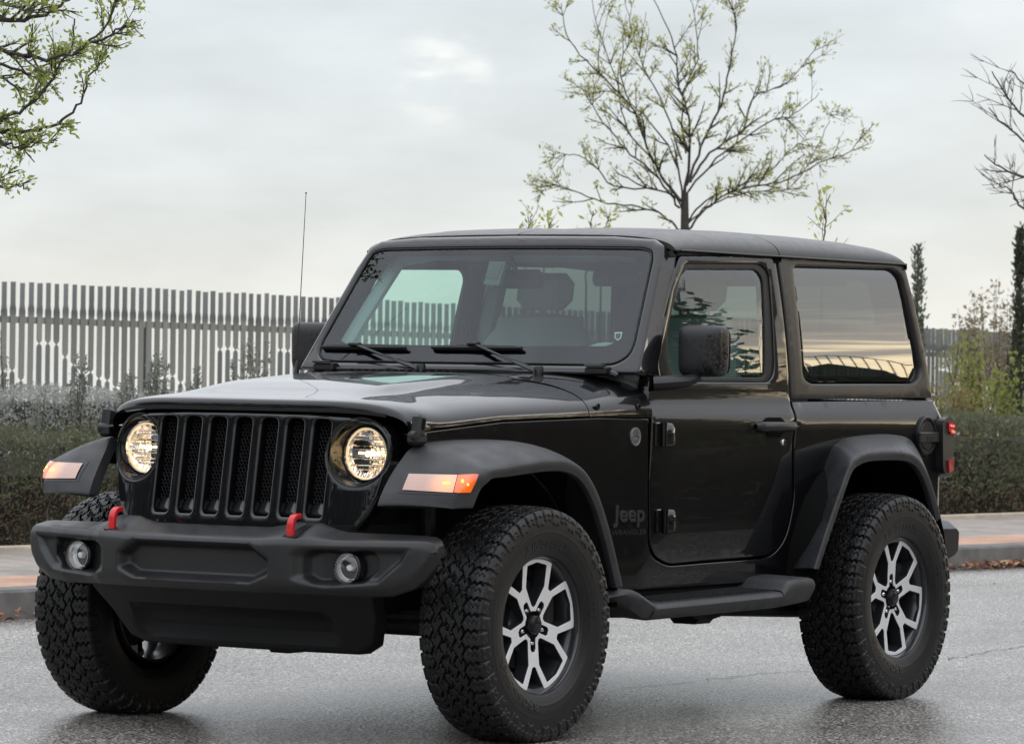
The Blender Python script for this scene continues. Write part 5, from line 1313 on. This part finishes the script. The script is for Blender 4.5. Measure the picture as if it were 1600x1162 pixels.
def fbox(mb, x0, x1, off, wd, z0f, z1f):
    nrm = np.array([-FD[1], FD[0]]); o = []
    for x in (x0, x1):
        for w_ in (off, off+wd):
            for zf in (z0f, z1f): q = FD*x+nrm*w_; o.append((q[0], q[1], zf(x)))
    mb.add(o, [(0, 1, 3, 2), (4, 6, 7, 5), (0, 4, 5, 1), (2, 3, 7, 6), (0, 2, 6, 4), (1, 5, 7, 3)])
sgn = 1 if (np.array([-FD[1], FD[0]]) @ (CAM[:2]-FS)) < 0 else -1
for dz in (.285, 1.62):
    m = MB(); fbox(m, -9, 37, .012*sgn, .04*sgn, lambda x: ftop(x)-dz-.055, lambda x: ftop(x)-dz); m.build('rail', M['fence'], fence, 0)
M['fpost'] = mat('fence_post_paint', (.075, .08, .08), .5)
for k in range(-3, 14):
    x = 17.5*PIT+k*22*PIT; m = MB(); fbox(m, x-.02, x+.02, .055*sgn, .035*sgn, lambda x: 0, lambda x: ftop(x)-.30); m.build('post', M['fpost'], fence, 0)

# --- trees
def grow(mb, P, D, p, d, r_, ln, depth, r2, leafn, leafs, up=.12, spread=.55, kids=3):
    n = max(3, int(ln/.10)); pts = [p.copy()]; q = p.copy(); dd = d.copy()
    for i in range(n):
        dd = dd+r2.normal(0, .09, 3)+np.array([0, 0, up*.25]); dd /= np.linalg.norm(dd); q = q+dd*ln/n; pts.append(q.copy())
    rad = [r_*(1-.62*i/n) for i in range(n+1)]; mb.tube(pts, rad, 6 if r_ > .012 else 4, cap=False)
    if depth == 0 or r_ < .006:
        for k in range(leafn):
            u = r2.uniform(.35, 1); a = pts[min(n, int(u*n))]; P.append(a+r2.normal(0, leafs*.5, 3)); D.append(dd+r2.normal(0, .8, 3))
    if depth > 0:
        for k in range(kids):
            u = r2.uniform(.25, .95); i = min(n-1, int(u*n)); t_ = pts[i+1]-pts[i]; t_ /= np.linalg.norm(t_); sd = r2.normal(size=3); sd -= sd@t_*t_; sd /= np.linalg.norm(sd)
            nd = t_*(1-spread*.35)+sd*spread; nd[2] += up; nd /= np.linalg.norm(nd)
            grow(mb, P, D, pts[i].copy(), nd, max(.003, rad[i]*.55), ln*r2.uniform(.42, .68)*(1-.3*u), depth-1, r2, leafn, leafs, up, spread, kids)
def limb_tree(px_limbs, D0, seed, label, name='tree', leafm=None, leafn=5, leafs=.05, r0=.055, depth=2, kids=5, trunk=None, twig_up=.15, depth_rng=.9, tint='bark', ln=.30, group=None, step=6.0, thick=1.0):
    r2 = np.random.default_rng(seed); base = np.array(at_d(*trunk[0], D0)); root = bpy.data.objects.new(name, None); COL.objects.link(root); base[2] = GZ; root.location = tuple(base); tag(root, label, 'tree', group)
    m = MB(); P = []; D = []; vv = DV/np.linalg.norm(DV)
    tp = [base*0]+[np.array(at_d(*q, D0))-base for q in trunk[1:]]; m.tube(tp, list(np.linspace(r0*1.4, r0*.8, len(tp))), 10, cap=False)
    for li, (r_l, pl) in enumerate(px_limbs):
        dz = r2.uniform(-1, 1)*depth_rng; k = len(pl); pts = [np.array(at_d(*q, D0+dz*(i/(k-1))**1.0))-base for i, q in enumerate(pl)]
        pts = list(cr(pts, 5)); pts = [q+r2.normal(0, .006, 3)*(0 if i == 0 else 1) for i, q in enumerate(pts)]; n = len(pts)
        rad = [r_l*(1-.80*i/(n-1))+.0015 for i in range(n)]; m.tube(pts, [q*thick for q in rad], 7, cap=False)
        L_ = sum(np.linalg.norm(b_-a) for a, b_ in zip(pts[:-1], pts[1:]))
        for j in range(int(L_*step)+3):
            u = r2.uniform(.18, 1.0); i = min(n-2, int(u*(n-1))); t_ = pts[i+1]-pts[i]; t_ /= np.linalg.norm(t_)+1e-9; sd = r2.normal(size=3); sd -= sd@t_*t_; sd /= np.linalg.norm(sd); nd = t_*.75+sd*.75; nd[2] += twig_up; nd /= np.linalg.norm(nd)
            grow(m, P, D, pts[i].copy(), nd, max(.003, rad[i]*.5), ln*r2.uniform(.5, 1.3), depth-1, r2, leafn, leafs, twig_up, .6, kids)
    m.build('trunk', M[tint], root, 40, fix=False)
    if leafm is not None and len(P): link('crown', leaves_mesh(np.array(P), np.array(D), r2.uniform(.6, 1.3, len(P))*leafs, .42, r2), leafm, root, 0)
    return root
L_YOUNG = leaf_mat('young_leaves', (.15, .17, .05), (.42, .44, .16), trans=.4)
c_l = [(.030, [(1068, 318), (1045, 290), (1020, 250), (1000, 200), (985, 165), (935, 115), (890, 65), (876, 5)]), (.030, [(1070, 300), (1078, 240), (1075, 180), (1060, 130), (1050, 60), (1015, -10)]),
       (.028, [(1072, 290), (1095, 230), (1128, 160), (1140, 100), (1150, 40), (1140, -10)]), (.026, [(1078, 285), (1110, 240), (1160, 200), (1180, 150), (1230, 130), (1278, 70)]),
       (.024, [(1070, 372), (1084, 348), (1110, 320), (1160, 295), (1220, 285), (1290, 250), (1330, 235), (1352, 200)]), (.022, [(1068, 368), (1050, 348), (1010, 325), (950, 318), (900, 300), (870, 290), (838, 292)]),
       (.022, [(1062, 325), (1030, 280), (985, 240), (950, 200), (925, 165), (920, 140)]), (.020, [(1066, 300), (1050, 240), (1005, 180), (955, 145), (915, 150)]), (.02, [(1075, 300), (1120, 250), (1200, 190), (1240, 180), (1280, 145)]),
       (.02, [(1070, 330), (1040, 300), (960, 290), (930, 260), (890, 240), (860, 265)]), (.018, [(1072, 240), (1065, 160), (1090, 90), (1085, 30), (1075, -15)]), (.02, [(1071, 352), (1095, 320), (1130, 300), (1200, 270), (1240, 230), (1255, 225)]),
       (.016, [(1020, 250), (980, 200), (960, 120), (930, 30), (925, -10)]), (.016, [(1072, 355), (1110, 320), (1180, 300), (1240, 290), (1290, 200), (1298, 175)]), (.015, [(985, 165), (970, 110), (985, 50), (975, 0)]), (.018, [(1065, 250), (1030, 150), (1000, 90), (1010, 20)])]
limb_tree(c_l, 40, 11, 'young spreading tree with sparse new leaves above the car roof', leafm=L_YOUNG, trunk=[(1069, 640), (1069, 480), (1070, 380), (1070, 300)], r0=.044, leafn=4, leafs=.045, ln=.32, depth=2, kids=4, step=7.0, thick=.5)
l_l = [(.020, [(-260, 60), (-100, 35), (0, 30), (60, 25), (110, 0), (140, -20)]), (.016, [(-200, 100), (-60, 55), (10, 80), (60, 92), (110, 85), (150, 55), (185, -5)]), (.014, [(-200, 190), (-60, 190), (0, 185), (45, 165), (80, 120), (105, 80), (118, 30)]),
       (.012, [(-160, 200), (-40, 205), (50, 204), (95, 190), (125, 160), (145, 110), (168, 88)]), (.009, [(-120, 215), (-20, 212), (10, 225), (35, 235), (70, 222), (90, 218)]), (.008, [(-120, 300), (-30, 290), (10, 295), (30, 290), (46, 300)]), (.010, [(-100, 60), (20, 110), (60, 108), (90, 95)]),
       (.008, [(135, 68), (165, 60), (190, 42), (212, 40)]), (.012, [(-200, 20), (-40, 0), (40, 15), (90, -10)]), (.009, [(-90, 130), (0, 125), (30, 140), (50, 150)])]
L_MID = leaf_mat('spring_leaves', (.09, .13, .03), (.32, .37, .10), trans=.45)
limb_tree(l_l, 17, 5, 'leafy spring tree whose branches hang in at the top left', leafm=L_MID, trunk=[(-420, 900), (-410, 500), (-380, 250), (-260, 60)], r0=.09, leafn=6, leafs=.028, ln=.14, depth=2, kids=4, depth_rng=.4, step=8, thick=.7)
r_l = [(.014, [(1760, 330), (1690, 300), (1610, 280), (1570, 265), (1540, 245)]), (.014, [(1760, 300), (1680, 240), (1610, 190), (1580, 160), (1550, 112)]), (.012, [(1760, 310), (1690, 270), (1620, 235), (1570, 195), (1545, 170)]), (.012, [(1780, 250), (1700, 200), (1620, 150), (1580, 110)]), (.012, [(1760, 350), (1680, 340), (1600, 325), (1580, 300), (1560, 290)])]
limb_tree(r_l, 30, 9, 'bare branched tree reaching in at the right edge', leafm=None, trunk=[(1800, 900), (1795, 500), (1780, 330)], r0=.07, leafn=0, ln=.28, depth=2, kids=3, depth_rng=.5, step=7)
# twigs just above the roof line
tw = [(1290, 392, 302, 26), (922, 380, 330, 30), (826, 372, 335, 30), (855, 374, 346, 30), (945, 372, 338, 32)]
for i, (px, y0, y1, dd) in enumerate(tw):
    limb_tree([(.006, [(px-6, y0+60), (px-3, y0), (px, (y0+y1)/2), (px+6, y1)])], dd, 60+i, 'thin leafy twig top just showing over the car roof', name='sapling', leafm=L_YOUNG, trunk=[(px-8, 700), (px-8, 560), (px-6, y0+60)], r0=.009, leafn=3 if i else 6, leafs=.055, ln=.12 if i else .22, depth=1, kids=2, depth_rng=.05, step=12 if i == 0 else 16, group='sapling tops over the roof')
# conifers
def conifer(px, ytop, ybot, wpx, dd, label, seed, mt, leaf=.05, dens=1.0):
    r2 = np.random.default_rng(seed); base = np.array(at_d(px, 575, dd)); base[2] = GZ; H = float(at_d(px, ytop, dd)[2])-GZ; Wd = wpx/FPX*dd/2
    root = bpy.data.objects.new('conifer', None); COL.objects.link(root); root.location = tuple(base); tag(root, label, 'tree')
    m = MB(); m.tube([(0, 0, 0), (.02, 0, H*.5), (0, 0, H*.97)], [Wd*.25+.02, Wd*.12+.012, .004], 7, cap=False); P = []; D = []
    for k in range(int(260*dens*H)):
        z = H*r2.uniform(.10, 1); a = r2.uniform(0, 6.28); rr2 = Wd*(.25+.75*min(1, (1-z/H)*2.6))*(1+.35*math.sin(z*9+a*2)); tip = np.array([math.cos(a)*rr2, math.sin(a)*rr2, z])
        for q in range(6): u = r2.uniform(.35, 1); P.append(np.array([tip[0]*u, tip[1]*u, z-.12*(1-u)])+r2.normal(0, .02, 3)); D.append(np.array([math.cos(a)*.5, math.sin(a)*.5, 1.0])+r2.normal(0, .3, 3))
    m.build('trunk', M['bark'], root, 0, fix=False); link('crown', leaves_mesh(np.array(P), np.array(D), r2.uniform(.6, 1.3, len(P))*leaf, .4, r2), mt, root, 0)
L_CON = leaf_mat('conifer_leaves', (.06, .07, .05), (.17, .19, .14), trans=.2)
conifer(1432, 383, 560, 20, 40, 'slim conifer rising directly behind the rear corner of the car', 3, L_CON, .05, .55)
conifer(1591, 356, 560, 15, 46, 'dark narrow conifer standing near the right edge', 4, leaf_mat('dark_conifer_leaves', (.030, .038, .024), (.085, .10, .065), trans=.1), .06, .8)
# loose shrubs in front of the fence at the right
def shrub(px, ytop, wpx, dd, label, seed, mt, n=2600, leaf=.05, nb=26, group=None, open_=.5):
    r2 = np.random.default_rng(seed); base = np.array(at_d(px, 575, dd)); base[2] = GZ+.1; H = float(at_d(px, ytop, dd)[2])-GZ-.1; Wd = wpx/FPX*dd/2
    root = bpy.data.objects.new('shrub', None); COL.objects.link(root); root.location = tuple(base); tag(root, label, 'shrub', group)
    m = MB(); P = []; D = []
    for k in range(nb):
        a = r2.uniform(0, 6.28); tip = np.array([math.cos(a)*Wd*r2.uniform(.1, 1), math.sin(a)*Wd*r2.uniform(.1, 1), H*r2.uniform(.5, 1)]); mid = tip*.55+r2.normal(0, .06, 3)+np.array([0, 0, .1]); m.tube([(0, 0, 0), mid*.5, mid, tip], [.014, .010, .007, .002], 5, cap=False)
        for q in range(n//nb):
            u = r2.uniform(.25, 1)**open_; P.append(mid*2*u*(1-u)+tip*u*u+r2.normal(0, Wd*.10+.03, 3)); D.append(r2.normal(size=3)+np.array([0, 0, .4]))
    m.build('stems', M['twig'], root, 0, fix=False); link('foliage', leaves_mesh(np.array(P), np.array(D), r2.uniform(.6, 1.3, len(P))*leaf, .45, r2), mt, root, 0)
L_YG = leaf_mat('yellow_green_leaves', (.09, .11, .025), (.24, .27, .07), trans=.4); L_OL = leaf_mat('olive_dry_leaves', (.10, .085, .03), (.26, .22, .09), trans=.3); L_BR = leaf_mat('brown_dry_leaves', (.13, .11, .07), (.27, .23, .15), trans=.3)
shrub(1528, 505, 70, 41, 'loose yellow green shrub leaning in front of the fence', 21, L_YG, 900, .055, 9, open_=.6)
shrub(1572, 552, 60, 38, 'bright green leafy shrub low at the right edge', 22, L_YG, 500, .055, 8)
shrub(1478, 500, 50, 40, 'small pale green shrub next to the car tail', 23, L_YG, 380, .05, 6)
shrub(1495, 575, 100, 37, 'olive tangle of shrub at the foot of the fence', 24, L_OL, 1100, .05, 20)
shrub(1570, 435, 90, 48, 'brown dry shrub standing beyond the fence', 25, L_BR, 1500, .06, 34, open_=.35)
shrub(1515, 460, 60, 50, 'thin dry shrub beyond the fence left of the brown one', 26, L_BR, 900, .07, 26, open_=.3)

# --- across the road, behind and beside the camera: what the paint and glass reflect
def bushy(x, y, H, W_, seed, label, mt, n=16000, leaf=.16):
    r2 = np.random.default_rng(seed); root = bpy.data.objects.new('tree', None); COL.objects.link(root); root.location = (x, y, GZ); tag(root, label, 'tree', 'trees across the road')
    m = MB(); m.tube([(0, 0, 0), (.05, 0, H*.3), (0, .05, H*.6)], [.16, .13, .08], 8, cap=False)
    cl_ = [np.array([r2.normal(0, W_*.25), r2.normal(0, W_*.25), H*r2.uniform(.35, .85)]) for _ in range(22)]
    for c in cl_: m.tube([(0, 0, H*.3), c*.6+np.array([0, 0, H*.15]), c], [.06, .035, .01], 5, cap=False)
    idx = r2.integers(0, 22, n); P = np.array([cl_[i] for i in idx])+r2.normal(0, 1, (n, 3))*np.array([W_*.13, W_*.13, H*.09]); P[:, 2] = np.maximum(P[:, 2], .2)
    m.build('trunk', M['bark'], root, 0, fix=False); link('crown', leaves_mesh(P, r2.normal(size=(n, 3)), r2.uniform(.6, 1.3, n)*leaf, .5, r2), mt, root, 0)
L_DK = leaf_mat('dark_tree_leaves', (.012, .018, .008), (.045, .06, .022), trans=.2)
for i, (x, y, H, W_, lb) in enumerate([(-15.7, 10.15, 5.5, 2.0, 'slender dark tree across the road, mirrored in the door window'), (-21, 15.2, 3.2, 5, 'second dark tree along the far kerb'), (-3, 15.5, 4.5, 6, 'dark tree across the road level with the car'), (6, 17, 4.5, 6, 'dark tree across the road near the camera'), (-14.5, 12.4, 6.6, 3.4, 'tall dense tree across the road, mirrored in the bonnet side'), (-12, 15.5, 7, 4.4, 'tall dense tree across the road behind the mirrored one'), (-32, 19, 3.6, 6, 'most distant dark tree across the road')]):
    bushy(x, y, H, W_, 80+i, lb, L_DK)
for i, (x, y, H, W_, lb) in enumerate([(24, -17, 13, 11, 'unseen tall tree added behind the photographer, nearest the fence'), (34, -8, 14, 12, 'tallest unseen tree added behind the photographer'), (42, 8, 11, 12, 'unseen tall tree added behind the photographer on the road side'), (16, -25, 12, 10, 'unseen tall tree added behind the photographer beyond the pavement')]):
    bushy(x, y, H, W_, 180+i, lb, L_DK, 15000, .42)  # unseen trees added so the grille mirrors something dark
M['shed'] = mat('dark_shed_cladding', (.05, .048, .046), .7, noise=(1, .3)); 
shed = bpy.data.objects.new('building', None); COL.objects.link(shed); tag(shed, 'long dark gabled shed with a roof railing, mirrored in the rear side window', 'building')
SD = np.array([-.875, .484]); SP = np.array([.484, .875]); c0 = np.array([12.07, -7.4])+SD*79+SP*.0; shed.location = (c0[0], c0[1], GZ)
m = MB(); m.prism([(-26, 0), (26, 0), (26, 5.2), (-26, 5.2)], lambda a, b_, d: (SP[0]*a+SD[0]*d, SP[1]*a+SD[1]*d, b_), 0, 14); m.build('wall', M['shed'], shed, 0)
m = MB(); m.prism([(-1.5, 5.2), (1.6, 5.2), (.5, 6.9), (.1, 7.1), (-.9, 6.5)], lambda a, b_, d: (SP[0]*a+SD[0]*d, SP[1]*a+SD[1]*d, b_), 0, 6); m.build('roof', M['shed'], shed, 0)
m = MB()
hh = [(-1.6, 6.5), (-1.1, 7.2), (-.5, 7.6), (0, 7.75), (.6, 7.6), (1.1, 7.1), (1.6, 6.4)]
f3 = lambda a, z: (SP[0]*a-SD[0]*.1, SP[1]*a-SD[1]*.1, z)
m.tube([f3(a, z) for a, z in hh], .025, 5)
for a in np.arange(-1.5, 1.6, .22): z = float(np.interp(a, [q[0] for q in hh], [q[1] for q in hh])); m.tube([f3(a, 5.2), f3(a, z)], .018, 4)
m.build('railing', M['shed'], shed, 0)
tag(quad_obj('verge', -60, 150, -30, -9.3, .05, mat('verge_soil', (.07, .065, .04), .95, noise=(3, .4)), z0=-.02))

def bank_hedge(x0, x1, y0, y1, H, n, label):
    root = bpy.data.objects.new('hedge', None); COL.objects.link(root); root.location = ((x0+x1)/2, y0, GZ); tag(root, label, 'hedge'); r2 = np.random.default_rng(5)
    X_ = r2.uniform(x0, x1, n); kk = r2.uniform(size=n) < .6; hh_ = H+.25*vnoise(X_*.9, X_*.3); Z = np.where(kk, r2.uniform(0, 1, n)**.8*hh_, hh_-abs(r2.normal(0, .06, n)))
    Y_ = np.where(kk, y0+.12*vnoise(X_*1.3, Z*2)+abs(r2.normal(0, .08, n)), r2.uniform(y0, y1, n))
    P = np.stack([X_-(x0+x1)/2, Y_-y0, Z], 1); low = Z < .45*H*(1+.5*vnoise(X_, Z))
    for mk, mt, nm in ((~low, L_DK, 'foliage'), (low, L_BROWN, 'dry_foliage')): link(nm, leaves_mesh(P[mk], r2.normal(size=(int(mk.sum()), 3)), r2.uniform(.6, 1.3, int(mk.sum()))*.10), mt, root, 0)
    m = MB(); m.grid([[(x-(x0+x1)/2, .25, 0), (x-(x0+x1)/2, .25, H-.35+.2*float(vnoise(np.array(x*.9), np.array(x*.3)))), (x-(x0+x1)/2, y1-y0-.2, H-.35), (x-(x0+x1)/2, y1-y0-.2, 0)] for x in np.arange(x0, x1+.1, .7)]); m.build('dark_core', M['hcore'], root, 0)  # dark core added to close the gaps between leaves
bank_hedge(-42, 1.5, 4.9, 6.2, 1.35, 26000, 'dark hedge lining the near side of the road, out of shot beside the car')
